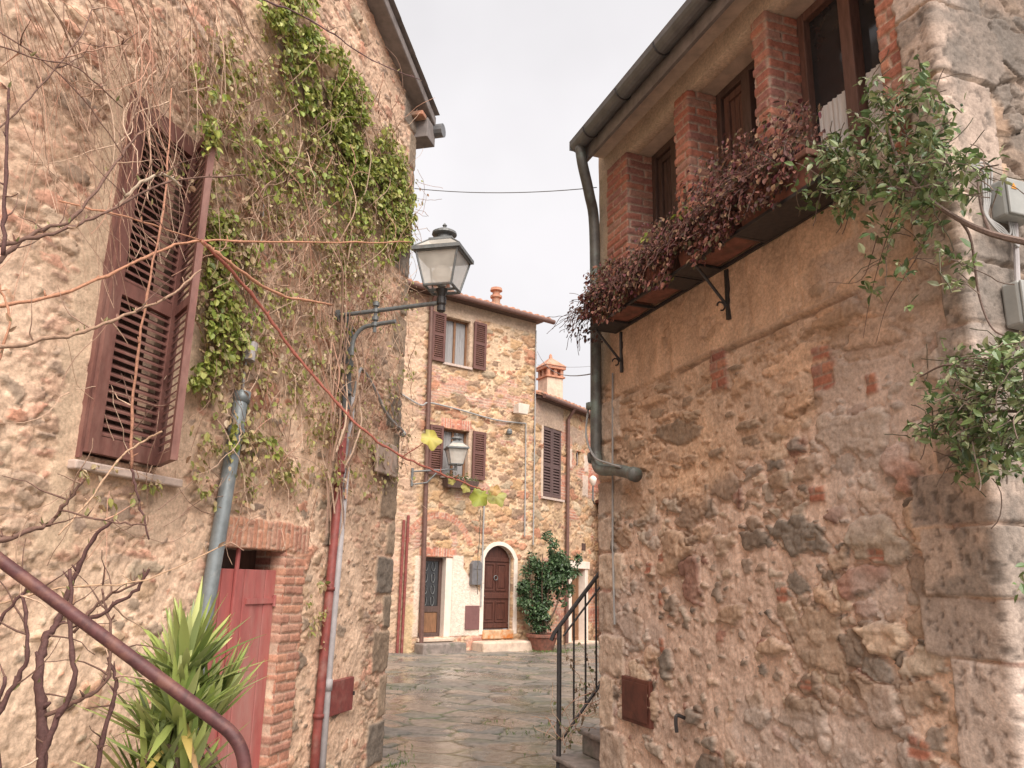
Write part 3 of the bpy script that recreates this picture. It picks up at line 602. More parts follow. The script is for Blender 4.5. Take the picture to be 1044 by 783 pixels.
# ================================================================== RIGHT HOUSE
RSTONE = [(.29, .205, .15), (.23, .175, .135), (.36, .26, .19), (.20, .165, .135), (.41, .28, .195), (.34, .19, .145), (.28, .225, .18), (.48, .36, .265), (.40, .32, .25)]
RM1, RM2 = (.67, .475, .355), (.60, .44, .35)
CZ = [PR.at(985, q)[1] for q in (783, 672, 609, 536, 478, 400, 330, 262, 190)]
def right_field(U, Z):
    H, C = rubble(U, Z, 300, (.30, .20), (.125, .08), .74, RSTONE, RM1, RM2, .09, .15, (.48, .70), .40, .038, 1.5, .7)
    # upper courses: mostly smeared mortar with flat ledges of stone
    h2, c2 = rubble(U, Z, 1360, (.40, .115), (.16, .06), .5, [(.48, .31, .205), (.42, .275, .18), (.33, .235, .165), (.52, .345, .235)], (.58, .385, .255), (.52, .365, .265), .14, .20, (.38, .62), .42, .024, 1.5, .7)
    w = sstep(-.10, .10, Z - 2.35 - .10 * (U - 1.7) + (fbm(U * 1.3, Z * 1.3, 370, 3) - .5) * .9)
    H = H * (1 - w) + h2 * w; C = C * (1 - w[..., None]) + c2 * w[..., None]
    # grey smears of cement
    g = sstep(.58, .70, fbm(U * 1.0, Z * 1.3, 371, 4)) * .6; H, C = mixin(H, C, g, H * .5 + .008, np.array((.50, .41, .36)) * (.8 + .4 * fbm(U * 11, Z * 11, 372, 3))[..., None])
    # plaster band under the plant shelf with faint upright seams, on a thin string line
    f = fbm(U * 7, Z * 4, 373, 4); seam = sstep(.03, .0, np.abs(((U + (vnoise(U * 0 + 3, Z * 2, 374) - .5) * .08) % .46) - .23)) * .007
    m_ = sstep(-.012, .012, Z - 3.055 + (fbm(U * 8, Z * 8, 375, 2) - .5) * .02) * sstep(3.42, 3.3, U)
    m_ = m_ * (1 - .75 * sstep(.57, .66, fbm(U * 2.6, Z * 3.4, 374, 5)))
    H, C = mixin(H, C, m_ * .95, .012 + (f - .5) * .030 + (fbm(U * 26, Z * 26, 379, 4) - .5) * .016 - seam, np.array((.60, .405, .28)) * (.60 + .76 * f)[..., None])
    m_ = sstep(.018, .006, np.abs(Z - 3.06 + (fbm(U * 5, Z * 0, 376, 2) - .5) * .025)) * sstep(3.1, 2.9, U) * sstep(.3, .4, U); H, C = mixin(H, C, m_ * .8 * sstep(.36, .46, fbm(U * 2.2, Z * 0 + 7, 384, 3)), .020, (.42, .29, .205))
    m_ = sstep(.012, .004, np.abs(Z - 3.032 + (fbm(U * 5, Z * 0, 376, 2) - .5) * .025)) * sstep(3.1, 2.9, U) * sstep(.3, .4, U); H, C = mixin(H, C, m_ * .8 * sstep(.36, .46, fbm(U * 2.2, Z * 0 + 7, 384, 3)), -.016, (.30, .21, .155))
    # beige beam over the openings
    m_ = sstep(5.08, 5.1, Z) * sstep(-.3, .0, U); H, C = mixin(H, C, m_, (f - .5) * .008, np.array((.56, .43, .33)) * (.8 + .4 * f)[..., None])
    m_ = rmask(U, Z, -.4, .205, 3.2, 5.1, .01, .02, 377); H, C = mixin(H, C, m_, (f - .5) * .014, np.array((.46, .35, .25)) * (.6 + .8 * f)[..., None])
    # scraps of brick
    for u, z, du, dz in ((1.71, 2.93, .085, .13), (2.63, 2.80, .075, .045), (2.64, 2.68, .09, .075), (2.95, 2.56, .03, .04), (.94, 1.78, .05, .03), (.92, 1.5, .035, .05), (.93, 1.2, .03, .05), (.78, 1.72, .04, .03), (2.2, 1.56, .04, .03), (3.05, .95, .05, .03), (3.3, 1.42, .03, .06), (2.52, 2.07, .06, .04), (2.9, 1.75, .05, .03), (2.35, 1.12, .05, .03)):
        hb, cb = bricks(U - u, Z - z, 380, .16, .06, prot=.010, mort=(.38, .26, .2)); m_ = rmask(U, Z, u - du, u + du, z - dz, z + dz, .01, .03, 381); H, C = mixin(H, C, m_, hb + .010, cb * .85)
    # far corner stones
    zz = [-.3, .25, .55, .92, 1.22, 1.55, 1.83, 2.12, 2.4, 2.7, 3.05]
    for k, (a, b) in enumerate(zip(zz[:-1], zz[1:])):
        lw = .22 + .16 * (k % 2); fine = fbm(U * 16, Z * 16, 391, 4); m_ = rmask(U, Z, -.3, lw, a + .014, b - .014, .012, .022, 390 + k)
        H, C = mixin(H, C, m_, .022 + (fine - .5) * .024, np.array([(.50, .38, .295), (.43, .33, .26), (.55, .42, .32)][k % 3]) * (.68 + .64 * fine)[..., None])
    # near corner: large rough limestone blocks wrapping the corner
    zz = [-.3, .35] + [c for c in CZ] + [3.9, 4.28, 4.62, 5.0, 5.4]
    wd = [.45, .6, .42, .62, .55, .60, .36, .25, .16, .34, .42, .34, .5, .36, .5]
    for k, (a, b) in enumerate(zip(zz[:-1], zz[1:])):
        lw = wd[k % len(wd)] * .62; rw = .42 if k % 2 else .30; fine = fbm(U * 13, Z * 13, 411, 5); big = fbm(U * 3, Z * 3, 412 + k, 3)
        pits = sstep(.60, .72, fbm(U * 30, Z * 30, 413, 3))
        m_ = rmask(U, Z, 3.51 - lw, 3.51 + rw, a + .005, b - .005, .006, .014, 410 + k)
        base = np.array([(.50, .38, .31), (.43, .33, .27), (.53, .42, .355), (.38, .30, .25), (.48, .37, .30)][k % 5])
        lich = sstep(.52, .66, fbm(U * 5 + k, Z * 5, 430, 4))[..., None] * .55
        cc = base * (.7 + .6 * fine)[..., None]; cc = cc * (1 - lich) + np.array((.15, .135, .12)) * lich; cc = cc * (1 - .45 * pits)[..., None]
        H, C = mixin(H, C, m_, .022 + .012 * hsh(k, 3, 77) + (fine - .5) * .014 + (big - .5) * .010 - pits * .006, cc)
    # end wall: weathered lichened stone, rough pink mortar; colours darkened to offset the sun
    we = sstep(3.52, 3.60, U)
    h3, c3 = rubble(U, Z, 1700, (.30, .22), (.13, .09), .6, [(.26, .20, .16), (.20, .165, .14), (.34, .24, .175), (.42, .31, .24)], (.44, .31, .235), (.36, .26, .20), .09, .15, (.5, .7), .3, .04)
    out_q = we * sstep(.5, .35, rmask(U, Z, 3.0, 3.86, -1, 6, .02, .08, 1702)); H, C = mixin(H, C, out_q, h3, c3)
    lic_dim = (we * (.30 + .45 * sstep(.42, .62, fbm(U * 4, Z * 4, 1703, 5)))); C = C * (1 - lic_dim[..., None]) + np.array((.17, .145, .125)) * lic_dim[..., None]
    # red brick edge of the last opening
    hb, cb = bricks(U, Z, 440, .25, .066, prot=.012); m_ = rmask(U, Z, 3.19, 3.33, 3.6, 5.1, .01, .05, 441); H, C = mixin(H, C, m_, hb + .006, cb)
    return H, C
rh = thing('stone_house', PR.pt(1.75, -.5, 0), 'stone house with brick pillars between wooden windows above a shelf of planters', 'house')
ZW = 3.78
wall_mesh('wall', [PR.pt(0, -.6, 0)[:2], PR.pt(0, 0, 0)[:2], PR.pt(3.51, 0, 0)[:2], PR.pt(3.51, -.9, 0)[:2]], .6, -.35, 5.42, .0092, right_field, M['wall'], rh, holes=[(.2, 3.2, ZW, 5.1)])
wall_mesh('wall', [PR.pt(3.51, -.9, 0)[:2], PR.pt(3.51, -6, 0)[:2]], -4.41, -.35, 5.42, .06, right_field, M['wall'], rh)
wall_mesh('wall', [PR.pt(0, -6, 0)[:2], PR.pt(0, -.6, 0)[:2]], 6, -.35, 5.42, .06, right_field, M['wall'], rh)
def right_house_bits():
    def pillar(u0, u1, o0, o1, k):
        p = [PR.pt(u0, o1, 0), PR.pt(u1, o1, 0), PR.pt(u1, o0, 0), PR.pt(u0, o0, 0), PR.pt(u0, o1, 0)]
        wall_mesh('brick_pillar', [q[:2] for q in p], 0, ZW - .12, 5.098, .0085, lambda U, Z: bricks(U, Z, k, .245, .068, .015, prot=.016, pal=[(.40, .15, .10), (.36, .14, .10), (.44, .19, .13), (.33, .15, .12), (.38, .2, .15)]), M['wall'], rh, skirt=0, closed=True)
    pillar(.205, .546, -.24, .012, 500); pillar(1.31, 1.48, -.24, .012, 510); pillar(2.24, 2.37, -.24, .012, 520)
    wall_mesh('brick_pillar', [PR.pt(3.2, -.26, 0)[:2], PR.pt(3.2, .0, 0)[:2]], 0, ZW - .1, 5.098, .012, lambda U, Z: bricks(U, Z, 530, .25, .066), M['wall'], rh, skirt=0)
    mb = MB(); mb.box(PR, .19, 3.22, -.36, -.012, 5.10, 5.28); mb.build('lintel_beam', M['soffit'], rh)
    mb = MB(); mb.box(PR, .19, 3.22, -.36, -.012, ZW - .14, ZW - .02); mb.build('window_sill', M['soffit'], rh)
    mb = MB(); mb.box(PR, .19, 3.22, -.52, -.42, ZW - .1, 5.2); mb.build('room_back', M['oldwood'], rh)
    for k, (a, b) in enumerate(((.546, 1.31), (1.48, 2.24), (2.37, 3.2))):
        a += .005; b -= .005; mid = (a + b) / 2
        mb = MB(); frame_boxes(mb, PR, a, b, ZW - .02, 5.098, -.30, -.22, .06)
        mb.box(PR, mid - .045, mid + .045, -.295, -.20, ZW + .04, 5.04)
        f = mb.build('window_frame', M['oldwood'] if k != 2 else M['warmwood'], rh, bevel=.006)
        if k < 2:
            mb = MB()
            for x0, x1 in ((a + .065, mid - .05), (mid + .05, b - .065)):
                frame_boxes(mb, PR, x0, x1, ZW + .045, 5.035, -.285, -.245, .055)
                for q in range(3):
                    w = (x1 - x0 - .11) / 3; mb.box(PR, x0 + .055 + q * w + .003, x0 + .055 + (q + 1) * w - .003, -.278, -.262, ZW + .1, 4.98)
            mb.build('window_panel', M['warmwood'] if k else M['oldwood'], f, bevel=.004)
        else:
            mb = MB(); mb.box(PR, a + .06, mid - .05, -.275, -.268, ZW + .04, 5.04); mb.box(PR, mid + .05, b - .06, -.275, -.268, ZW + .04, 5.04); mb.build('pane', M['glass'], f)
            mb = MB()
            for x0, x1 in ((a + .09, mid - .06), (mid + .06, b - .09)):
                n = 22; A = [PR.pt(x0 + (x1 - x0) * i / n, -.258 + .007 * math.sin(i * 1.9), ZW) for i in range(n + 1)]
                for i in range(n): mb.add([A[i], A[i + 1], A[i + 1] + Vector((0, 0, .62)), A[i] + Vector((0, 0, .62))], [(0, 1, 2, 3)])
            mb.build('curtain', M['curtain'], f, recalc=False)
    # eave: sloping roof slab, plastered soffit, gutter
    sl_ = math.radians(16)
    mb = MB(); S = lambda u, o, h: PR.pt(u, o, 5.30 - (o - .22) * math.tan(sl_) + h)
    mb.hexa([S(.12, -6, 0), S(4.3, -6, 0), S(4.3, .24, 0), S(.12, .24, 0), S(.12, -6, .07), S(4.3, -6, .07), S(4.3, .24, .07), S(.12, .24, .07)])
    mb.build('roof', M['roofdark'], rh, bevel=.01)
    tile_roof(PR, .12, 4.3, .12, 5.40, sl_, 5.8, seed=4).build('roof_tiles', M['tile'], rh)
    mb = MB(); mb.hexa([PR.pt(u, o, z) for z, (oo) in ((5.27, 0), (5.36, 0)) for u, o in ((.10, -.02), (4.2, -.02), (4.2, .17), (.10, .17))]); mb.build('soffit', M['soffit'], rh)
    mb = MB(); mb.box(PR, .12, 4.3, .205, .232, 5.14, 5.31); mb.build('fascia', M['roofdark'], rh)
    mb = MB(); n = 9; prof = [(.295 + .068 * math.cos(math.pi * (1 + q / n)), 5.30 + .075 * math.sin(math.pi * (1 + q / n))) for q in range(n + 1)] + [(.366, 5.315), (.358, 5.30)] + [(.295 + .056 * math.cos(math.pi * (2 - q / n)), 5.30 + .062 * math.sin(math.pi * (2 - q / n))) for q in range(n + 1)]
    mb.prism([PR.pt(.17, o, z) for o, z in prof], [PR.pt(4.3, o, z) for o, z in prof]); mb.box(PR, .16, .17, .232, .36, 5.24, 5.305); mb.build('gutter', M['gutter'], rh)
    for k in range(7):
        u = .45 + k * .58; mb = MB(); mb.tube([PR.pt(u, .295 + .073 * math.cos(t), 5.302 + .080 * math.sin(t)) for t in [math.pi * (1 + q / 8) for q in range(9)]], .007, 6); mb.build('gutter_bracket', M['darkmetal'], rh)
    # downpipe on the far corner: swan neck, vertical run, bend along the wall
    mb = MB(); pts = spline([PR.pt(.25, .30, 5.24), PR.pt(.24, .27, 5.08), PR.pt(.16, .17, 4.86), PR.pt(.07, .08, 4.6), PR.pt(.055, .065, 3.6), PR.pt(.05, .065, 2.75), PR.pt(.07, .072, 2.58), PR.pt(.16, .082, 2.48), PR.pt(.45, .085, 2.44), PR.pt(.74, .085, 2.37)], 5)
    mb.tube(pts, .046, 14); mb.tube([PR.pt(.70, .085, 2.38), PR.pt(.75, .085, 2.367)], .055, 14); mb.tube([PR.pt(.01, .075, 3.05), PR.pt(.01, .075, 3.0)], .055, 14); mb.tube([PR.pt(.03, .076, 2.62), PR.pt(.05, .078, 2.56)], .055, 14)
    mb.build('downpipe', M['copper'], rh, smooth=True)
    mb = MB(); mb.tube(spline([PR.pt(-.03, .09, 3.05), PR.pt(.0, .13, 2.78), PR.pt(.15, .13, 2.58), PR.pt(.42, .14, 2.49), PR.pt(.6, .13, 2.44)]), .009, 6); mb.tube([PR.pt(.28, .025, 3.25), PR.pt(.26, .03, 1.9), PR.pt(.28, .03, 1.3)], .008, 6); mb.build('wall_cable', M['greycable'], rh)
    # shelf of angle iron on scroll brackets
    mb = MB()
    for o in (.02, .25): mb.box(PR, .34, 3.02, o, o + .018, 3.565, 3.585)
    for a, b in ((.362, .60), (1.40, 1.60), (1.642, 1.82), (2.292, 2.98)): mb.box(PR, a, b, .041, .247, 3.567, 3.583)
    for u in (.34, .98, 1.62, 2.27, 2.99): mb.box(PR, u, u + .02, .039, .249, 3.566, 3.584)
    mb.build('plant_shelf', M['darkmetal'], rh)
    for u in (.43, 1.86):
        mb = MB(); mb.box(PR, u - .014, u + .014, .004, .032, 3.22, 3.552); mb.tube([PR.pt(u, .03, 3.31), PR.pt(u, .25, 3.55)], .010, 8)
        mb.tube([PR.pt(u, .075 + .028 * math.cos(t), 3.30 + .028 * math.sin(t)) for t in [q * .6 for q in range(9)]], .006, 6); mb.build('bracket', M['darkmetal'], rh)
    mb = MB(); mb.box(PR, .40, .80, -.02, .042, .655, .955); h = mb.build('meter_hatch', M['rustplate'], rh, bevel=.005)
    mb = MB(); mb.box(PR, .425, .775, .043, .049, .68, .93); mb.build('hatch_door', M['rustplate'], h, bevel=.003)
    mb = MB(); mb.tube(spline([PR.pt(1.18, .0, .78), PR.pt(1.18, .06, .80), PR.pt(1.18, .07, .76), PR.pt(1.18, .065, .70)], 4), .012, 7); mb.build('iron_hook', M['darkmetal'], rh)
right_house_bits()

# ================================================================== TALL HOUSE ACROSS THE SQUARE
FSTONE = [(.40, .25, .135), (.33, .20, .115), (.46, .31, .19), (.36, .23, .15), (.28, .18, .12), (.45, .26, .15), (.42, .32, .22), (.38, .18, .11)]
FM1, FM2 = (.58, .415, .28), (.52, .36, .225)
D1 = (-2.17, -1.32, .32, 2.10); D2 = (-.41, .48, .46, 2.45)
W1 = (-1.80, -1.05, 6.80, 8.0); W2 = (-1.74, -.98, 4.02, 5.17)
def arch_hole(U, Z):
    c = (D2[0] + D2[1]) / 2; h = (D2[1] - D2[0]) / 2; zs = 2.13; r = (h * h + .32 ** 2) / (2 * .32)
    return (U > D2[0]) & (U < D2[1]) & (Z > D2[2]) & (Z < zs + np.sqrt(np.maximum(r * r - (U - c) ** 2, 0)) - (r - .32))
def far_field(U, Z):
    H, C = rubble(U, Z, 600, (.34, .19), (.18, .10), .60, FSTONE, FM1, FM2, .10, .14, (.55, .8), .3, .035, 1.2)
    hb, cb = bricks(U, Z, 610, .28, .075, .016); g = sstep(.62, .68, fbm(U * 1.3, Z * 1.6, 611, 3) + .07 * sstep(3.2, 2.4, Z)) * sstep(.42, .5, fbm(U * 4, Z * 9, 609, 3)); H, C = mixin(H, C, g * .75, hb + .01, cb * 1.0 + .06)
    # pale pinkish stretch left of the downpipe
    g = sstep(-2.3, -2.45, U) * .55; H, C = mixin(H, C, g, H * .6, np.array((.52, .36, .26)) * (.75 + .5 * fbm(U * 5, Z * 5, 612, 3))[..., None])
    # soldier lintels and the relieving arch
    hs, cs = bricks(Z + .1, U, 613, .30, .075, .014)
    for a, b, z0, z1 in ((-2.25, -1.22, 2.10, 2.32), (-1.80, -.92, 5.18, 5.42)):
        H, C = mixin(H, C, rmask(U, Z, a, b, z0, z1, .015, .02, 614), hs + .015, cs * 1.15)
    r = np.hypot(U + 1.72, (Z - 2.15)); ang = np.arctan2(Z - 2.15, U + 1.72)
    ha, ca = bricks(r * 1.0, ang * 1.0, 615, .20, .085, .014); H, C = mixin(H, C, sstep(.02, .0, np.abs(r - .92) - .07) * (Z > 2.4) * .85, ha + .012, ca * 1.1)
    # white plaster panel between the doors
    f = fbm(U * 4, Z * 4, 616, 4); m_ = rmask(U, Z, -1.33, -.50, .34, 2.16, .012, .015, 617) * sstep(-.01, .01, (1.80 + (-U - .95) * 1.1) - Z + np.where(U < -1.02, 1, 0))
    H, C = mixin(H, C, m_, .02 + (f - .5) * .006, np.array((.66, .54, .45)) * (.9 + .2 * f)[..., None])
    m_ = rmask(U, Z, -2.34, -2.17, .34, 2.12, .012, .01, 618); H, C = mixin(H, C, m_, .022, np.array((.62, .48, .38)) * (.85 + .3 * f)[..., None])
    # yellowish damp plinth by the red pipes
    m_ = rmask(U, Z, -2.62, -2.30, .0, 1.05, .05, .06, 619) * .7; H, C = mixin(H, C, m_, .012, np.array((.52, .38, .21)) * (.8 + .4 * f)[..., None])
    # repaired plaster collars round the windows
    for a, b, z0, z1 in ((W1[1] - .005, W1[1] + .14, W1[2] - .1, W1[3] + .16), (W1[0] - .03, W1[1] + .13, W1[3], W1[3] + .16), (W2[1], W2[1] + .12, W2[2] - .06, W2[3] + .06), (-2.3, 1.2, 8.12, 8.6)):
        H, C = mixin(H, C, rmask(U, Z, a, b, z0, z1, .02, .03, 620) * .8, .012 + (f - .5) * .01, np.array((.50, .37, .275)) * (.8 + .4 * f)[..., None])
    return H, C
th = thing('tall_house', P1.pt(-.5, -.5, 0), 'tall ochre stone house facing the square, with maroon shutters, two doors and a tiled roof', 'house')
wall_mesh('wall', [P1.pt(-4.2, 0, 0)[:2], P1.pt(1.1, 0, 0)[:2], P1.pt(1.1, -.5, 0)[:2]], 4.2, -.15, 8.50, .024, far_field, M['farwall'], th, holes=[D1, arch_hole, W1, W2])
wall_mesh('wall', [P1.pt(1.1, -.5, 0)[:2], P1.pt(1.1, -7, 0)[:2]], -1.6, 2, 8.5, .09, far_field, M['farwall'], th)
wall_mesh('wall', [P1.pt(-9, 0, 0)[:2], P1.pt(-4.2, 0, 0)[:2]], 9, -.15, 8.5, .06, far_field, M['farwall'], th)
def far_window(w, cur):
    u0, u1, z0, z1 = w
    mb = MB(); frame_boxes(mb, P1, u0 - .01, u1 + .01, z0 - .01, z1 + .01, -.20, -.13, .055); mid = (u0 + u1) / 2; mb.box(P1, mid - .03, mid + .03, -.195, -.125, z0 + .05, z1 - .05)
    f = mb.build('window', M['tanwood'], th, bevel=.005)
    mb = MB(); mb.box(P1, u0 + .04, u1 - .04, -.185, -.175, z0 + .04, z1 - .04); mb.build('pane', M['glass'], f)
    mb = MB(); n = 26
    for a, b in ((u0 + .05, mid - .03), (mid + .03, u1 - .05)):
        A = [P1.pt(a + (b - a) * i / n, -.165 + .010 * math.sin(i * 1.7), z0 + .05) for i in range(n + 1)]
        for i in range(n): mb.add([A[i], A[i + 1], A[i + 1] + Vector((0, 0, z1 - z0 - .1)), A[i] + Vector((0, 0, z1 - z0 - .1))], [(0, 1, 2, 3)])
    mb.build('curtain', M[cur], f, recalc=False)
    mb = MB()
    mb.box(P1, u0 - .10, u0 - .004, -.22, -.012, z0 - .1, z1 + .06); mb.box(P1, u1 + .004, u1 + .10, -.22, -.012, z0 - .1, z1 + .06); mb.box(P1, u0 - .004, u1 + .004, -.22, -.012, z1 + .004, z1 + .06); mb.build('window_reveal', M['creamstone'], th)
    mb = MB(); mb.box(P1, u0 - .05, u1 + .08, -.20, .06, z0 - .065, z0 - .004); mb.build('sill', M['sill'], th, bevel=.008)
    for s, hu in ((-1, u0), (1, u1 + .04)):
        a, b = (hu - .395, hu - .02) if s < 0 else (hu + .05, hu + .43)
        louvre_leaf(P1, a, b, z0 - .02, z1 + .02, .045, .04, mids=((z0 + z1) / 2 + .05,), st=.06, pitch=.05).build('shutter', M['farshutter'], th)
def tall_house_bits():
    far_window(W1, 'greycurtain'); far_window(W2, 'greycurtain')
    # roof, gutter, eave band
    sl_ = math.radians(17)
    tile_roof(P1, -6, 1.38, .28, 8.47, sl_, 6, pitch=.21, r=.085, seed=9).build('roof', M['tile'], th)
    mb = MB(); mb.box(P1, -6, 1.18, -.05, .22, 8.42, 8.475); mb.build('eave_board', M['oldwood'], th)
    mb = MB(); mb.tube([P1.pt(-6, .34, 8.45), P1.pt(1.46, .34, 8.45)], .065, 12); mb.build('gutter', M['brownpipe'], th)
    q = P1.pt(.10, -.5, 8.62); mb = MB(); mb.lathe(q, [(.11, 0), (.11, .42), (.16, .44), (.16, .50), (.10, .51), (.10, .62), (.17, .64), (.15, .72), (.03, .76)], 12); mb.build('roof_vent', M['tile'], th)
    q = P1.pt(-1.65, -.6, 8.6); mb = MB(); mb.wbox(q.x - .2, q.x + .2, q.y - .2, q.y + .2, q.z, q.z + .35); mb.wbox(q.x - .28, q.x + .28, q.y - .28, q.y + .28, q.z + .352, q.z + .41); mb.build('chimney', M['tile'], th, bevel=.02)
    # doors
    u0, u1, z0, z1 = D1
    mb = MB(); mb.box(P1, u0, u1 - .17, -.24, -.20, z0 + .01, z1); frame_boxes(mb, P1, u0, u1 - .17, z0 + .01, z1, -.20, -.165, .085); mb.box(P1, u0 + .085, u1 - .255, -.20, -.165, z0 + .55, z0 + .68)
    d = mb.build('door', M['oldwood'], th, bevel=.006)
    mb = MB(); mb.box(P1, u0 + .09, u1 - .26, -.198, -.178, z0 + .10, z0 + .54); mb.build('door_panel', M['tanwood'], d, bevel=.006)
    mb = MB(); mb.box(P1, u0 + .09, u1 - .26, -.198, -.190, z0 + .69, z1 - .09); mb.build('pane', M['glass'], d)
    mb = MB()
    for k in range(4):
        for c in (-1, 1): mb.tube([P1.pt((u0 + u1 - .17) / 2 + c * (.10 + .05 * math.sin(t)), -.175, z0 + .8 + k * .26 + .12 * math.cos(t) * .9) for t in [q * .5 for q in range(12)]], .009, 6)
    mb.build('iron_grille', M['greyiron'], d)
    mb = MB(); mb.box(P1, u1 - .17, u1 + .02, -.24, -.004, z0 - .02, z1 + .02); mb.build('door_jamb', M['white'], th)
    mb = MB(); mb.box(P1, u0 - .10, u0 - .004, -.24, -.004, z0, z1 + .05); mb.build('door_jamb', M['creamstone'], th)
    mb = MB(); mb.box(P1, u0 - .05, u1 + .06, -.26, .10, .235, .315); mb.build('doorstep', M['creamstone'], th, bevel=.015)
    mb = MB(); mb.box(P1, u0 - .10, u1 + .20, .02, .42, -.05, .22); mb.build('doorstep', M['slab'], th, bevel=.03)
    # arched door
    u0, u1, z0, z1 = D2; c = (u0 + u1) / 2; hw = (u1 - u0) / 2
    def arc(h, zs, rise, n=14):
        r = (h * h + rise * rise) / (2 * rise); return [(c + h - 2 * h * i / n, zs + math.sqrt(max(r * r - (h - 2 * h * i / n) ** 2, 0)) - (r - rise)) for i in range(n + 1)]
    def outl(h, zb, zs, rise): return [(c - h, zb), (c + h, zb)] + arc(h, zs, rise)
    A = outl(hw - .005, z0 + .01, 2.125, .318); mb = MB(); mb.prism([P1.pt(u, -.22, z) for u, z in A], [P1.pt(u, -.15, z) for u, z in A])
    for k, (a, b, zz0, zz1) in enumerate(((u0 + .10, c - .02, .62, 1.12), (c + .02, u1 - .10, .62, 1.12), (u0 + .10, c - .02, 1.36, 2.02), (c + .02, u1 - .10, 1.36, 2.02))):
        frame_boxes(mb, P1, a, b, zz0, zz1, -.15, -.128, .04); mb.box(P1, a + .07, b - .07, -.15, -.135, zz0 + .07, zz1 - .07)
    for z_, h_ in ((.50, .10), (1.18, .13), (2.06, .10)): mb.box(P1, u0 + .03, u1 - .03, -.15, -.122, z_, z_ + h_)
    d = mb.build('door', M['chestnut'], th, bevel=.006)
    mb = MB(); q = P1.pt(c, -.11, 1.72); mb.tube([q + P1.d * (.055 * math.sin(t)) + Vector((0, 0, .055 * math.cos(t) - .05)) for t in [k * math.pi / 6 for k in range(13)]], .010, 6); mb.build('knocker', M['greyiron'], d)
    mb = MB(); mb.lathe(P1.pt(u0 + .09, -.10, 1.22), [(.01, 0), (.026, .01), (.026, .03), (.01, .04)], 8); mb.build('handle', M['greyiron'], d)
    mb = MB(); O = outl(hw + .115, z0 - .1, 2.14, .40); I = outl(hw + .004, z0 - .1, 2.13, .318)
    for i in range(1, len(O) - 1):
        a, b = O[i], O[i + 1]; e, f = I[i], I[i + 1]
        for o0, o1 in ((-.22, .035),): mb.hexa([P1.pt(a[0], o0, a[1]), P1.pt(b[0], o0, b[1]), P1.pt(f[0], o0, f[1]), P1.pt(e[0], o0, e[1]), P1.pt(a[0], o1, a[1]), P1.pt(b[0], o1, b[1]), P1.pt(f[0], o1, f[1]), P1.pt(e[0], o1, e[1])])
    mb.hexa([P1.pt(u, o, z) for o in (-.22, .035) for u, z in ((c - hw - .115, z0 - .1), (c - hw - .004, z0 - .1), (c - hw - .004, 2.13), (c - hw - .115, 2.14))])
    mb.build('door_surround', M['white'], th)
    mb = MB(); mb.box(P1, u0 - .02, u1 + .02, -.24, .05, .25, .45); mb.build('doorstep', M['rust'], th, bevel=.02)
    mb = MB(); mb.box(P1, -.72, .98, .02, .50, -.10, .22); mb.build('doorstep', M['creamstone'], th, bevel=.04)
    # pipes and cables
    mb = MB(); mb.tube([P1.pt(-2.13, .09, .05), P1.pt(-2.27, .09, 8.1), P1.pt(-2.27, .30, 8.4)], .055, 12); mb.build('downpipe', M['brownpipe'], th)
    for du in (-.05, .06):
        mb = MB(); mb.tube([P1.pt(-2.66 + du, .06, .02), P1.pt(-2.66 + du, .06, 2.95 + du)], .032, 10); mb.build('downpipe', M['redpipe'], th)
    mb = MB(); mb.tube(spline([P1.pt(-3.2, .06, 5.9), P1.pt(-2.45, .06, 5.62), P1.pt(-2.2, .10, 5.70), P1.pt(-1.3, .06, 5.66), P1.pt(-.2, .06, 5.56), P1.pt(.77, .05, 5.60)]), .020, 6); mb.tube([P1.pt(.77, .05, 5.6), P1.pt(.79, .05, 2.7)], .018, 6); mb.tube([P1.pt(-.49, .05, 3.4), P1.pt(-.50, .05, 1.0)], .020, 6)
    mb.tube([P1.pt(1.06, .06, 8.2), P1.pt(1.06, .06, 2.5)], .018, 6); mb.build('wall_cable', M['greycable'], th)
    # boxes let into the wall
    mb = MB(); A = [(-.84, 1.50), (-.58, 1.50), (-.55, 1.62), (-.55, 1.98), (-.62, 2.06), (-.78, 2.06), (-.84, 1.98)]; mb.prism([P1.pt(u, .022, z) for u, z in A], [P1.pt(u, .14, z) for u, z in A]); mb.box(P1, -.80, -.60, .142, .15, 1.86, 1.89); mb.build('mailbox', M['mailgrey'], th, bevel=.012)
    mb = MB(); mb.box(P1, -.93, -.53, .022, .05, .48, 1.02); mb.build('meter_hatch', M['meterbrown'], th, bevel=.006)
tall_house_bits()

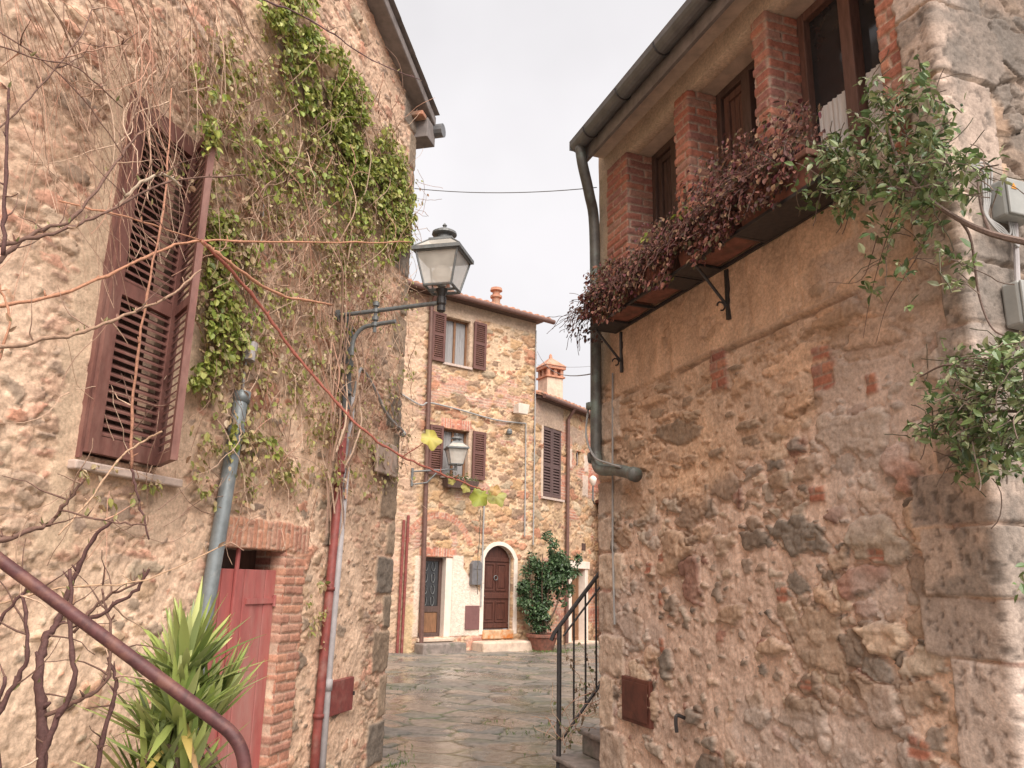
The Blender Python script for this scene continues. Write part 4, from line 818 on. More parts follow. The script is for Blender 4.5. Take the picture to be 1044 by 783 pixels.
# ================================================================== LOWER HOUSE BESIDE IT
W3 = (.42, 1.42, 3.78, 5.67); D3 = (1.98, 2.74, .02, 1.95); SW = (2.28, 2.54, 4.82, 5.24)
def low_field(U, Z):
    H, C = rubble(U, Z, 700, (.34, .19), (.18, .10), .60, FSTONE, (.46, .31, .20), FM2, .10, .14, (.55, .8), .3, .035, 1.2)
    hb, cb = bricks(U, Z, 710, .28, .075, .016); g = sstep(.58, .64, fbm(U * 1.2, Z * 1.5, 711, 3)); H, C = mixin(H, C, g * .9, hb + .01, cb * 1.05)
    f = fbm(U * 4, Z * 4, 712, 4)
    H, C = mixin(H, C, rmask(U, Z, -.2, 1.52, 5.66, 6.6, .02, .05, 713) * .8, .012, np.array((.38, .28, .22)) * (.8 + .4 * f)[..., None])
    H, C = mixin(H, C, rmask(U, Z, 1.75, 2.75, 5.45, 5.9, .05, .1, 714) * .7, .012, np.array((.36, .26, .2)) * (.8 + .4 * f)[..., None])
    for a, b, z0, z1 in ((1.72, 2.0, 4.75, 5.25), (2.72, 2.98, 4.7, 5.2), (2.62, 2.95, 4.0, 4.6)):
        H, C = mixin(H, C, rmask(U, Z, a, b, z0, z1, .02, .03, 715), .03, np.array((.56, .44, .36)) * (.85 + .3 * f)[..., None])
    hb, cb = bricks(U, Z, 716, .25, .08, .014); H, C = mixin(H, C, rmask(U, Z, 3.0, 3.7, 4.2, 5.9, .03, .05, 717), hb + .02, cb * 1.15)
    return H, C
lo = thing('low_house', P2.pt(2, -.5, 0), 'lower stone house with one tall grey brown shutter and a brick chimney behind its roof', 'house')
wall_mesh('wall', [P2.pt(0, 0, 0)[:2], P2.pt(4.6, 0, 0)[:2]], 0, -.15, 6.45, .026, low_field, M['farwall'], lo, holes=[W3, D3, SW])
def low_house_bits():
    sl_ = math.radians(17)
    rf = tile_roof(P2, -.05, 6.5, .22, 6.40, sl_, 5, pitch=.21, r=.085, seed=12).build('roof', M['tile'], lo)
    mb = MB(); mb.tube([P2.pt(.02, .28, 6.38), P2.pt(6.5, .28, 6.38)], .06, 12); mb.build('gutter', M['brownpipe'], lo)
    mb = MB(); mb.box(P2, 0, 6.5, -.05, .18, 6.34, 6.40); mb.build('eave_board', M['oldwood'], lo)
    # chimney: pale plastered shaft, brick lantern with openings, small tiled cap
    q = vpt(561, 404, 26); K = Plane((q.x, q.y), dirv(62)); K.d = K.d * .86; K.n = K.n * .86; zb = 6.9
    mb = MB(); mb.box(K, -.36, .36, -.36, .36, zb, 8.22); ch = mb.build('chimney', M['creamstone'], rf, bevel=.02)
    mb = MB(); mb.box(K, -.42, .42, -.42, .42, 8.222, 8.28)
    for a in (-.36, -.06, .24):
        for b in (-.36, .24): mb.box(K, a, a + .13, b, b + .13, 8.282, 8.52)
    for b in (-.06,): mb.box(K, -.36, -.23, b, b + .13, 8.282, 8.52); mb.box(K, .24, .37, b, b + .13, 8.282, 8.52)
    mb.box(K, -.22, .22, -.22, .22, 8.283, 8.518)
    mb.box(K, -.44, .44, -.44, .44, 8.522, 8.62)
    mb.add([K.pt(u, o, 8.622) for u, o in ((-.47, -.47), (.47, -.47), (.47, .47), (-.47, .47))] + [K.pt(0, 0, 9.0)], [(0, 1, 2, 3), (0, 1, 4), (1, 2, 4), (2, 3, 4), (3, 0, 4)]); mb.lathe(K.pt(0, 0, 8.96), [(.06, 0), (.05, .1), (.02, .15)], 8)
    mb.build('chimney_cap', M['tile'], ch)
    mb = MB(); mb.box(P2, W3[0] - .02, W3[1] + .02, -.085, -.06, W3[2], W3[3]); mb.build('window_back', M['oldwood'], lo)
    mid = (W3[0] + W3[1]) / 2
    for a, b in ((W3[0] + .01, mid - .005), (mid + .005, W3[1] - .01)): louvre_leaf(P2, a, b, W3[2] + .02, W3[3] - .01, -.05, .05, mids=(4.62,), st=.07, pitch=.075).build('shutter', M['greyshutter'], lo)
    mb = MB(); mb.box(P2, W3[0] - .08, W3[1] + .08, -.1, .07, W3[2] - .06, W3[2] - .003); mb.build('sill', M['sill'], lo)
    mb = MB(); mb.box(P2, W3[0] - .10, W3[0] - .004, -.2, .03, W3[2], W3[3]); mb.build('window_reveal', M['creamstone'], lo)
    mb = MB(); mb.tube([P2.pt(1.66, .28, 6.34), P2.pt(1.66, .09, 6.05), P2.pt(1.60, .09, .05)], .05, 12); mb.build('downpipe', M['brownpipe'], lo)
    mb = MB(); mb.box(P2, SW[0] - .02, SW[1] + .02, -.16, -.12, SW[2] - .02, SW[3] + .02); mb.build('window', M['oldwood'], lo)
    u0, u1, z0, z1 = D3
    mb = MB(); mb.box(P2, u0, u1, -.22, -.17, z0, z1)
    for a, b in ((u0 + .06, (u0 + u1) / 2 - .02), ((u0 + u1) / 2 + .02, u1 - .06)):
        for zz0, zz1 in ((.15, .8), (.95, 1.8)): frame_boxes(mb, P2, a, b, zz0, zz1, -.17, -.15, .05)
    d = mb.build('door', M['tanwood'], lo, bevel=.005)
    mb = MB(); mb.lathe(P2.pt(u0 + .05, -.13, .95), [(.01, 0), (.03, .012), (.03, .03), (.01, .04)], 8); mb.build('handle', M['darkmetal'], d)
    mb = MB()
    mb.box(P2, u0 - .17, u0 - .003, -.22, .04, 0, z1 + .02); mb.box(P2, u1 + .003, u1 + .17, -.22, .04, 0, z1 + .02); mb.box(P2, u0 - .22, u1 + .22, -.22, .07, z1 + .022, z1 + .22); mb.build('door_surround', M['white'], lo, bevel=.01)
    mb = MB(); mb.box(P2, u0 - .2, u1 + .2, -.2, .35, -.1, .06); mb.build('doorstep', M['creamstone'], lo, bevel=.02)
    mb = MB(); mb.box(P2, 2.60, 2.80, .0, .02, 2.48, 2.68); mb.box(P2, 2.615, 2.695, .021, .03, 2.495, 2.665); mb.box(P2, 2.705, 2.785, .021, .03, 2.495, 2.665); mb.build('wall_vent', M['oldwood'], lo)
low_house_bits()

# a pink plastered house end with an arched passage, half hidden by the right house
P3 = Plane(P2.pt(3.05, .62, 0)[:2], dirv(75))
def pink_field(U, Z):
    H, C = masonry(U, Z, 750, .34, .2, [(.36, .22, .17), (.3, .19, .15), (.40, .27, .2)], (.42, .27, .215), .40, .2, .02)
    r = np.hypot(U - .95, Z - 2.0); a = np.arctan2(Z - 2.0, U - .95); hb, cb = bricks(r, a, 751, .3, .09, .014)
    return mixin(H, C, sstep(.02, -.02, np.abs(r - .80) - .15) * (Z > 2.0), hb + .015, cb * 1.05)
ph = thing('plastered_house', P3.pt(1, -.5, 0), 'pinkish house end with a brick arch, mostly hidden behind the right stone house', 'house')
wall_mesh('wall', [P3.pt(0, -2.2, 0)[:2], P3.pt(0, 0, 0)[:2], P3.pt(3.2, 0, 0)[:2]], 2.2, -.15, 3.85, .03, pink_field, M['farwall'], ph, holes=[lambda U, Z: (np.abs(U - .95) < .65) & (Z < 2.0 + np.sqrt(np.maximum(.65 ** 2 - (U - .95) ** 2, 0)))])
mb = MB(); mb.box(P3, .2, 1.7, -.7, -.6, -.1, 2.8); mb.build('passage_back', M['oldwood'], ph)  # added dark board, standing in for the passage's dark interior
mb = MB(); mb.box(P3, -.12, 3.3, -2.2, .12, 3.855, 3.97); mb.build('roof', M['rustplate'], ph, bevel=.02)
mb = MB(); mb.box(P3, .12, 3.0, -2.0, -.35, 3.975, 5.6); mb.build('upper_wall', M['meterbrown'], ph)

# ================================================================== LAMPS
def lantern(root, P, u, o, zb, s, iron, bar=.012, sides_name='pane'):
    """four sided tapering lantern standing at P.pt(u, o, zb); s = half width of the eaves"""
    h = 1.45 * s; wb, wt = .60 * s, .92 * s
    q = lambda a, b, z: P.pt(u + a, o + b, zb + z)
    mb = MB()
    cb = [(-wb, -wb), (wb, -wb), (wb, wb), (-wb, wb)]; ct = [(-wt, -wt), (wt, -wt), (wt, wt), (-wt, wt)]
    for i in range(4):
        mb.tube([q(*cb[i], 0), q(*ct[i], h)], bar * .7, 6); mb.tube([q(*cb[i], 0), q(*cb[(i + 1) % 4], 0)], bar, 6); mb.tube([q(*ct[i], h), q(*ct[(i + 1) % 4], h)], bar, 6)
    mb.tube([q(-wb, 0, -.005), q(wb, 0, -.005)], bar * .9, 6); mb.tube([q(0, -wb, -.005), q(0, wb, -.005)], bar * .9, 6)
    mb.build('lantern_frame', iron, root)
    for i in range(4):
        j = (i + 1) % 4; mb = MB(); k = .985
        mb.add([q(cb[i][0] * k, cb[i][1] * k, .005), q(cb[j][0] * k, cb[j][1] * k, .005), q(ct[j][0] * k, ct[j][1] * k, h - .005), q(ct[i][0] * k, ct[i][1] * k, h - .005)], [(0, 1, 2, 3)])
        mb.build(sides_name, M['lantern'], root, recalc=False)
    mb = MB(); e = s * 1.06; t = s * .52
    e4 = [(-e, -e), (e, -e), (e, e), (-e, e)]; t4 = [(-t, -t), (t, -t), (t, t), (-t, t)]
    mb.prism([q(a, b, h) for a, b in e4], [q(a, b, h + .03 * s / .19) for a, b in e4])
    for i in range(4): mb.tube([q(*[c * .96 for c in e4[i]], h + .03 * s / .19), q(*t4[i], h + .62 * s)], bar * .6, 6)
    mb.build('lantern_roof', iron, root)
    mb = MB()
    for i in range(4):
        j = (i + 1) % 4; mb.add([q(e4[i][0] * .95, e4[i][1] * .95, h + .03 * s / .19), q(e4[j][0] * .95, e4[j][1] * .95, h + .03 * s / .19), q(*t4[j], h + .60 * s), q(*t4[i], h + .60 * s)], [(0, 1, 2, 3)])
    mb.build('roof_pane', M['lantern'], root, recalc=False)
    mb = MB(); z0 = h + .60 * s
    mb.prism([q(a * 1.04, b * 1.04, z0) for a, b in t4], [q(a * 1.0, b * 1.0, z0 + .12 * s) for a, b in t4])
    mb.lathe(q(0, 0, z0), [(t * .72, .12 * s), (t * .66, .36 * s), (t * 1.05, .42 * s), (t * 1.02, .52 * s), (t * .55, .66 * s), (t * .12, .72 * s), (t * .12, .80 * s), (t * .2, .86 * s), (.003, .98 * s)], 16)
    mb.build('cap', iron, root)
    mb = MB(); mb.lathe(q(0, 0, 0), [(.03, .02), (.045, .05), (.045, .18 * h), (.075, .3 * h), (.085, .5 * h), (.05, .68 * h), (.01, .72 * h)], 12); mb.build('bulb', M['curtain'], root)
AO = 3.66
sl0 = PL.pt(-1.40, 0, AO); armL = .90
lamp = thing('street_lamp', sl0, 'large four sided street lantern with milky panes on an iron arm', 'street lamp')
A = Plane((sl0.x, sl0.y), (PL.n.x, PL.n.y))         # along the arm, square to the wall
mb = MB(); mb.tube([A.pt(-.02, 0, AO + .0), A.pt(armL, 0, AO + .05)], .018, 10); mb.tube([A.pt(.01, 0, AO + .0), A.pt(.03, 0, AO)], .05, 10)
mb.tube(spline([A.pt(.16, 0, 3.32), A.pt(.17, 0, 3.45), A.pt(.24, 0, 3.54), A.pt(.36, 0, 3.565), A.pt(.52, 0, 3.58)]), .017, 9)
mb.tube([A.pt(.345, 0, 3.50), A.pt(.345, 0, 3.76)], .014, 8)
for z in (3.55, 3.60, 3.665, 3.72): mb.tube([A.pt(.345, 0, z), A.pt(.345, 0, z + .03)], .027, 9)
mb.build('arm', M['greyiron'], lamp)
mb = MB(); mb.lathe(A.pt(armL, 0, AO - .03), [(.018, 0), (.034, .01), (.034, .05), (.026, .055), (.038, .07), (.038, .12), (.03, .13), (.045, .18), (.05, .19)], 12); mb.build('clamp', M['darkmetal'], lamp)
LR = Plane((A.pt(armL, 0, 0).x, A.pt(armL, 0, 0).y), dirv(104))
lantern(lamp, LR, 0, 0, AO + .165, .185, M['greyiron'])
wl0 = P1.pt(-2.5, .06, 4.03)
wl = thing('wall_lantern', wl0, 'small glazed lantern on a bracket in front of the lower maroon shuttered window', 'lantern')
wp = P1.pt(-1.62, .45, 0); WB = Plane((P1.pt(-2.55, .05, 0).x, P1.pt(-2.55, .05, 0).y), (wp.x - P1.pt(-2.55, .05, 0).x, wp.y - P1.pt(-2.55, .05, 0).y))
Lb = (wp - P1.pt(-2.55, .05, 0)).length
mb = MB(); mb.tube([WB.pt(0, 0, 4.02), WB.pt(Lb, 0, 4.13)], .022, 8); mb.tube([WB.pt(0, 0, 3.72), WB.pt(.35, 0, 3.78), WB.pt(.62, 0, 4.08)], .018, 8); mb.tube([WB.pt(0, 0, 3.68), WB.pt(0, 0, 4.1)], .03, 8); mb.tube([WB.pt(Lb, 0, 4.1), WB.pt(Lb, 0, 4.24)], .035, 8); mb.build('arm', M['greyiron'], wl)
lantern(wl, Plane((wp.x, wp.y), dirv(75)), 0, 0, 4.24, .245, M['greyiron'])
fl = thing('floodlight', P1.pt(.46, .03, 5.93), 'white floodlight box fixed high on the tall ochre house', 'floodlight')
mb = MB(); mb.prism([P1.pt(u, o, z) for u, o, z in ((.30, .10, 5.80), (.66, .10, 5.80), (.66, .14, 6.02), (.30, .14, 6.02))], [P1.pt(u, o, z) for u, o, z in ((.33, .30, 5.78), (.63, .30, 5.78), (.66, .34, 6.04), (.30, .34, 6.04))]); mb.build('lamp_body', M['white'], fl, bevel=.012)
mb = MB(); mb.box(P1, .46, .50, .02, .10, 5.86, 5.92); mb.build('wall_bracket', M['greyiron'], fl)
cm = thing('alarm_siren', P1.pt(.20, .03, 5.30), 'small grey fitting below the cable on the tall ochre house', 'wall fitting')
mb = MB(); mb.lathe(P1.pt(.20, .10, 5.22), [(.03, 0), (.07, .03), (.075, .1), (.05, .15), (.01, .17)], 10); mb.tube([P1.pt(.20, .0, 5.34), P1.pt(.20, .10, 5.34)], .02, 6); mb.build('cover', M['greyiron'], cm)
g = vpt(604.5, 490, 22.6); gl = thing('globe_light', g, 'white globe light on the brick edge beside the corner downpipe', 'lamp')
mb = MB(); mb.lathe(g, [(.02, -.16), (.05, -.13), (.10, -.02), (.11, .06), (.08, .10), (.03, .14)], 14); mb.build('globe', M['white'], gl, smooth=True)
mb = MB(); mb.tube([g + Vector((0, 0, -.14)), g + Vector((0, .05, -.55)), g + Vector((.1, .6, -.6))], .025, 7); mb.build('wall_bracket', M['greyiron'], gl)

# ================================================================== THINGS BY THE RIGHT HOUSE
tp = thing('planter_trough', PR.pt(.36, .04, 3.586), 'terracotta trough at the far end of the shelf, by the corner downpipe', 'planter', 'terracotta troughs on the iron shelf')
def trough():
    mb = MB(); T = lambda u, o, z: PR.pt(.36 + u, o, 3.588 + z); L = .60
    o_ = [(0.02, .045), (L - .02, .045), (L - .02, .245), (.02, .245)]; t_ = [(0, .03), (L, .03), (L, .262), (0, .262)]; i_ = [(.03, .06), (L - .03, .06), (L - .03, .235), (.03, .235)]
    mb.prism([T(a, b, 0) for a, b in o_], [T(a, b, .155) for a, b in t_]); mb.build('tub', M['terracotta'], tp, bevel=.006)
    mb = MB(); mb.prism([T(a * 1.0, b, .157) for a, b in [(-.012, .02), (L + .012, .02), (L + .012, .274), (-.012, .274)]], [T(a, b, .195) for a, b in [(-.012, .02), (L + .012, .02), (L + .012, .274), (-.012, .274)]]); mb.build('rim', M['terracotta'], tp, bevel=.006)
    mb = MB(); mb.prism([T(a, b, .196) for a, b in i_], [T(a, b, .206) for a, b in i_]); mb.build('soil', M['soil'], tp)
trough()
for k, (du, lab) in enumerate(((.65, 'terracotta trough second from the far end of the shelf, under the brown panelled window'), (1.30, 'terracotta trough third from the far end of the shelf, beside the middle bracket'), (1.96, 'terracotta trough nearest the viewer on the shelf, under the green jasmine'))):
    c = tp.copy(); COL.objects.link(c); c.location = Vector(tp.location) + PR.d * du; c['label'] = lab
    for ch in list(tp.children):
        d = ch.copy(); COL.objects.link(d); d.parent = c
PE = Plane(PR.pt(3.51, 0, 0)[:2], (-PR.n.x, -PR.n.y))       # end wall of the right house, facing us
def eu(x, y, o=.0): return PE.at(x, y, o)
def jbox(px0, py0, px1, py1, nm, label, lidded):
    u0, z1 = eu(px0, py0, .08); u1, z0 = eu(px1, py1, .08)
    u1 = max(u1, u0 + .14)
    t = thing(nm, PE.pt((u0 + u1) / 2, .03, z0), label, 'junction box', )
    mb = MB(); mb.box(PE, u0, u1, .03, .11, z0, z1); mb.build('box_body', M['greybox'], t, bevel=.012)
    mb = MB(); mb.box(PE, u0 + .004, u1 - .004, .111, .125, z0 + .004, z1 - .004); mb.build('lid', M['greybox'], t, bevel=.006)
    if lidded:
        mb = MB(); a = u0 + .02; b = z1 - .055; mb.add([PE.pt(a, .1275, b), PE.pt(a + .035, .1275, b), PE.pt(a + .0175, .1275, b + .03)], [(0, 1, 2)]); mb.build('sticker', M['sticker'], t)
    return (u0 + u1) / 2, z0, z1
b1 = jbox(1016, 184, 1050, 228, 'junction_box', 'grey junction box with an orange warning triangle on the corner of the right house', True)
b2 = jbox(1030, 287, 1060, 336, 'junction_box', 'lower grey junction box with a conduit entering its top', False)
cbx = thing('cable_bundle', PE.pt(.1, .03, 3.2), 'pale cables looping over the corner stones between the grey junction boxes', 'cables')
mb = MB(); mb.tube([PE.pt(b1[0] + .02, .06, b1[1] - .005), PE.pt(b2[0], .06, b2[2] + .01)], .012, 8); mb.build('conduit', M['palepipe'], cbx)
for k in range(4):
    a = b1[0] - .02 + .012 * k; mb = MB()
    mb.tube(spline([PE.pt(a, .06, b1[1] + .01), PE.pt(a - .01, .07, b1[1] - .06 - .02 * k), PE.pt(a - .07 - .01 * k, .08, b1[1] - .09 + .012 * k), PE.pt(a - .12 - .008 * k, .05, b1[1] + .01), PE.pt(a - .11, .045, b1[1] + .10), PE.pt(a - .12 + .01 * k, .05, b1[2] + .03 + .02 * k), PE.pt(a - .20 - .02 * k, .06, b1[2] + .06)]), .005, 6); mb.build('cable', M['greycable'], cbx, smooth=True)

# steps and iron railing at the far corner of the right house
E0 = Plane(PR.pt(0, 0, 0)[:2], (-PR.n.x, -PR.n.y))          # along its far end wall; +n points at us, so the stair lies at negative offsets
st = thing('stone_stair', E0.pt(.2, -.5, 0), 'worn grey stone steps climbing behind the far corner of the right house', 'stair')
for k in range(6):
    u = .03 + k * .24; z = -.02 + k * .20
    mb = MB(); mb.box(E0, u, u + 2.2 - k * .24, -.95, -.03, -.15 if k == 0 else z - .02, z + .135); mb.build('step', M['slab'], st, bevel=.015)
    mb = MB(); mb.box(E0, u - .03, u + .30, -.98, -.03, z + .137, z + .18); mb.build('tread', M['slab'], st, bevel=.014)
def rp(px, py, off=-.90):
    # a place on the upright plane of the railing (parallel to the end wall)
    q = ray(px, py); p0 = E0.pt(0, off, 0); t = (p0 - CAM).dot(E0.n) / q.dot(E0.n); h = CAM + q * t; return ((h - E0.p).dot(E0.d), h.z)
rl = thing('iron_railing', E0.pt(rp(572, 770)[0], -.9, .1), 'thin dark iron stair railing with a sloping handrail at the right house corner', 'railing')
(ua, za), (ub, zb) = rp(563, 648), rp(612, 583); sl_r = (zb - za) / (ub - ua)
RO = -.90
def rz(u): return za + (u - ua) * sl_r
mb = MB(); mb.tube([E0.pt(ua - .01, RO, rz(ua) - .04), E0.pt(ua + .02, RO, rz(ua + .02)), E0.pt(ua + 1.5, RO, rz(ua + 1.5))], .019, 8); mb.build('handrail', M['darkmetal'], rl)
(uc, zc), (ud, zd) = rp(574, 752), rp(612, 690)
lowz = lambda u: zc + (u - uc) * sl_r
mb = MB(); mb.tube([E0.pt(uc, RO, lowz(uc)), E0.pt(uc + 1.4, RO, lowz(uc + 1.4))], .014, 6); mb.build('bottom_rail', M['darkmetal'], rl)
mb = MB(); mb.tube([E0.pt(uc, RO, rz(uc) - .13), E0.pt(uc + 1.4, RO, rz(uc + 1.4) - .13)], .010, 6); mb.build('upper_rail', M['darkmetal'], rl)
up_ = rp(570, 700)[0]
mb = MB(); mb.tube([E0.pt(up_, RO, gz(7)), E0.pt(up_, RO, rz(up_))], .022, 8); mb.build('post', M['darkmetal'], rl)
for px in (585, 597, 608):
    u = rp(px, 690)[0]; mb = MB(); mb.tube([E0.pt(u, RO, lowz(u)), E0.pt(u, RO, rz(u))], .010, 6); mb.build('baluster', M['darkmetal'], rl)
for k in range(7):
    u = rp(608, 690)[0] + .09 * (k + 1); mb = MB(); mb.tube([E0.pt(u, RO, lowz(u)), E0.pt(u, RO, rz(u))], .010, 6); mb.build('baluster', M['darkmetal'], rl)

# near handrail at the lower left, with the few steps it belongs to
hr = thing('handrail', (-.567, 1.9, 0), 'thick rust brown tubular handrail sloping down in the left foreground', 'handrail')
pts = [Vector(vpt(-420, 225, 2.0)), Vector(vpt(0, 571, 1.95)), Vector(vpt(120, 660, 1.92)), Vector(vpt(218, 733, 1.9))]
crv = spline([vpt(218, 733, 1.9), vpt(236, 748, 1.9), vpt(247, 768, 1.9), vpt(251, 800, 1.9)], 6)
mb = MB(); mb.tube(pts[:3] + crv + [Vector((crv[-1].x, crv[-1].y, -.25))], .0148, 16); mb.build('rail', M['rustiron'], hr, smooth=True)
mb = MB(); mb.tube([Vector((-1.75, 1.95, 2.0)), Vector((-1.75, 1.95, .6))], .018, 10); mb.build('post', M['rustiron'], hr)
sf = thing('stone_stair', (-1.6, 1.5, -.25), 'plain stone steps under the rust brown handrail at the lower left', 'stair')
for k in range(4):
    mb = MB(); mb.wbox(-2.45, -.75 - k * .38, .75, 1.98, -.26 + (k and .2 * k + .002), -.06 + .2 * k); mb.build('step', M['slab'], sf, bevel=.015)

# overhead wires
def wire(a, b, sag, label, r=.004):
    a, b = Vector(a), Vector(b); p = [a.lerp(b, t / 14) - Vector((0, 0, sag * 4 * (t / 14) * (1 - t / 14))) for t in range(15)]
    mb = MB(); mb.tube(p, r, 6); props(mb.build('overhead_cable', M['cable'], None, a, smooth=True), label, 'cable')
wire(PL.pt(.02, .02, 5.52), PR.pt(.06, .05, 5.0), .05, 'thin dark cable strung across the sky between the two near houses')
wire(P1.pt(1.12, .05, 7.62), PR.pt(.02, .02, 3.32), .25, 'sagging wire from the tall house corner to the downpipe below the sky gap', .006)
wire(P1.pt(1.12, .06, 7.25), vpt(640, 366, 24), .15, 'lower faint wire passing above the brick chimney roof', .005)

# ================================================================== PLANTS
def blob_pts(blobs):
    """scatter inside discs given in photo pixels: (x, y, r, n)"""
    o = []
    for x, y, r, n in blobs:
        a = rs.rand(n) * 2 * math.pi; d = np.sqrt(rs.rand(n)) * r; o.append(np.stack([x + d * np.cos(a), y + d * np.sin(a)], -1))
    return np.concatenate(o)
def on_wall(P, px, off):
    out = np.zeros((len(px), 3))
    for i, (x, y) in enumerate(px):
        u, z = P.at(float(x), float(y), float(off[i])); out[i] = P.pt(u, float(off[i]), z)
    return out
def leaf_mass(name, P, pts, size, pal, mat, parent=None, origin=None, out=.6, droop=.8, var=.3, width=1.0):
    n = len(pts); nn = np.array(P.n); dd = np.array(P.d)
    T = dd * rs.randn(n, 1) * .7 + np.array((0, 0, -1.)) * (droop + rs.randn(n, 1) * .5) + nn * (np.abs(rs.randn(n, 1)) * .35)
    Nv = nn * out + np.array((0, 0, .6)) + rs.randn(n, 3) * .45
    V, F, C = leaves(pts, T, Nv, size * (.6 + .8 * rs.rand(n)), leafcols(n, pal, var), width)
    return np_mesh(name, V, [F], mat, parent, origin, C, smooth=False)
def twig_walk(start, dirn, length, step, wob, P=None, off=None, drop=0.0):
    p = Vector(start); d = Vector(dirn).normalized(); o = [p.copy()]
    n = max(3, int(length / step))
    for i in range(n):
        d = (d + Vector((R.gauss(0, wob), R.gauss(0, wob), R.gauss(0, wob) - drop))).normalized()
        if P is not None:
            k = (p - P.p).dot(P.n); d = (d + P.n * ((off - k) * .8)).normalized()
        p = p + d * step; o.append(p.copy())
    return o
TW = [(.46, .31, .22), (.36, .23, .165), (.52, .37, .27), (.30, .19, .14), (.48, .27, .19)]

# ivy on the left house
ivy = thing('ivy', PL.pt(-.8, .05, 5.2), 'bright green ivy patch spreading under the roof slope of the left stone house', 'ivy')
dense = []
for x, y, r, n in ((300, 10, 20, 130), (362, 112, 20, 200), (375, 140, 22, 220), (392, 165, 20, 200), (350, 90, 18, 160), (338, 60, 14, 90), (385, 215, 18, 110), (360, 190, 18, 120), (408, 235, 12, 140), (258, 122, 12, 26), (290, 152, 16, 44), (262, 160, 15, 34), (318, 190, 18, 50), (285, 185, 16, 30), (345, 215, 18, 40), (246, 140, 12, 24), (372, 238, 16, 40), (395, 250, 14, 44), (283, 5, 16, 110), (298, 30, 18, 130), (305, 62, 17, 120), (325, 78, 14, 100), (335, 100, 19, 170), (352, 118, 16, 150), (365, 140, 18, 190), (380, 160, 17, 190), (395, 180, 17, 210), (405, 202, 15, 190), (411, 222, 10, 120), (345, 70, 10, 50), (318, 105, 15, 80), (335, 140, 18, 90), (355, 165, 18, 100), (378, 190, 14, 100), (300, 80, 12, 50), (412, 245, 9, 50), (320, 40, 9, 40)):
    dense.append((x, y, r * 1.25, int(n * 3.0)))
px = blob_pts(dense); k_ = fbm(px[:, 0] / 11, px[:, 1] / 11, 801, 3) > .42; px = px[k_]
off = .03 + .09 * rs.rand(len(px)); IV = [(.29, .33, .065), (.23, .29, .055), (.35, .37, .09), (.18, .23, .05), (.40, .41, .13), (.33, .29, .10)]
leaf_mass('foliage', PL, on_wall(PL, px, off), .047, IV, M['leaf'], ivy, width=1.2)
mb = MB()
for k in range(60):
    x, y, r, n = R.choice(dense); u, z = PL.at(x, y + 10, .03); mb.cur = R.choice(TW)
    mb.tube(twig_walk(PL.pt(u, .03, z), PL.d * R.uniform(-.4, .4) + Vector((0, 0, 1)), R.uniform(.4, .9), .08, .2, PL, .03), [.005] * 100 if False else .004, 4, cap=False)
mb.build('stem', M['twig'], ivy, col=True, recalc=False)
ivb = thing('ivy', PL.pt(-2.9, .05, 2.8), 'tuft of green ivy climbing beside the brown louvred shutter above the zinc conduit', 'ivy')
dense = [(214, 136, 9, 70), (212, 128, 10, 60), (222, 95, 8, 22), (214, 150, 8, 34), (228, 225, 14, 60), (222, 245, 12, 70), (228, 268, 16, 110), (222, 292, 16, 110), (232, 312, 16, 110), (228, 335, 15, 110), (240, 350, 13, 70), (222, 365, 14, 80), (210, 380, 13, 70), (198, 388, 7, 26), (245, 330, 12, 40), (262, 325, 10, 24), (245, 432, 10, 44), (240, 448, 7, 20), (278, 455, 10, 26), (288, 298, 10, 18), (268, 260, 14, 24), (205, 70, 8, 14)]
px = blob_pts([(x, y, r * 1.1, int(n * 1.7)) for x, y, r, n in dense]); k_ = fbm(px[:, 0] / 9, px[:, 1] / 9, 802, 3) > .40; px = px[k_]; off = .03 + .10 * rs.rand(len(px)); off = np.where((px[:, 1] < 160) & (px[:, 0] > 206), .16 + .2 * rs.rand(len(px)), off)
leaf_mass('foliage', PL, on_wall(PL, px, off), .044, IV, M['leaf'], ivb, width=1.15)
mb = MB()
for k in range(26):
    x, y, r, n = R.choice(dense); u, z = PL.at(x, y + 8, .03); mb.cur = R.choice(TW)
    mb.tube(twig_walk(PL.pt(u, .03, z), PL.d * R.uniform(-.4, .4) + Vector((0, 0, 1)), R.uniform(.3, .7), .07, .2, PL, .03), .004, 4, cap=False)
mb.build('stem', M['twig'], ivb, col=True, recalc=False)

# the half dead creeper all over the left wall: bare runners, brown and olive leaves
cr_ = thing('dry_creeper', PL.pt(-1.6, .05, 1.2), 'half dead creeper of bare brown runners and sparse olive leaves covering the left wall', 'creeper')
mb = MB()
def run(x, y, ang, L, r, wob=.16, o=.035, st=.07, drop=0):
    u, z = PL.at(x, y, o); mb.cur = R.choice(TW); d = PL.d * math.cos(ang) + Vector((0, 0, math.sin(ang)))
    p = twig_walk(PL.pt(u, o, z), d, L, st, wob, PL, o, drop); n = len(p); mb.tube(p, [max(.0016, r * (1 - .75 * i / n)) for i in range(n)], 4, cap=False); return p
for k in range(34):                                          # the upright trunk bundle by the pipes
    run(R.uniform(332, 356), R.uniform(300, 560), math.radians(R.uniform(75, 105)), R.uniform(.9, 2.4), R.uniform(.005, .012), .09, R.uniform(.03, .10))
for k in range(620):                                         # runners across the ivy's lower part
    x, y = R.uniform(245, 420), R.uniform(120, 480)
    if x < 340 and y > 330 and R.random() < .5: continue
    run(x, y, math.radians(R.choice((R.uniform(50, 130), R.uniform(-120, -60), R.uniform(150, 210)))), R.uniform(.3, 1.1), R.uniform(.002, .005), .22, R.uniform(.025, .09))
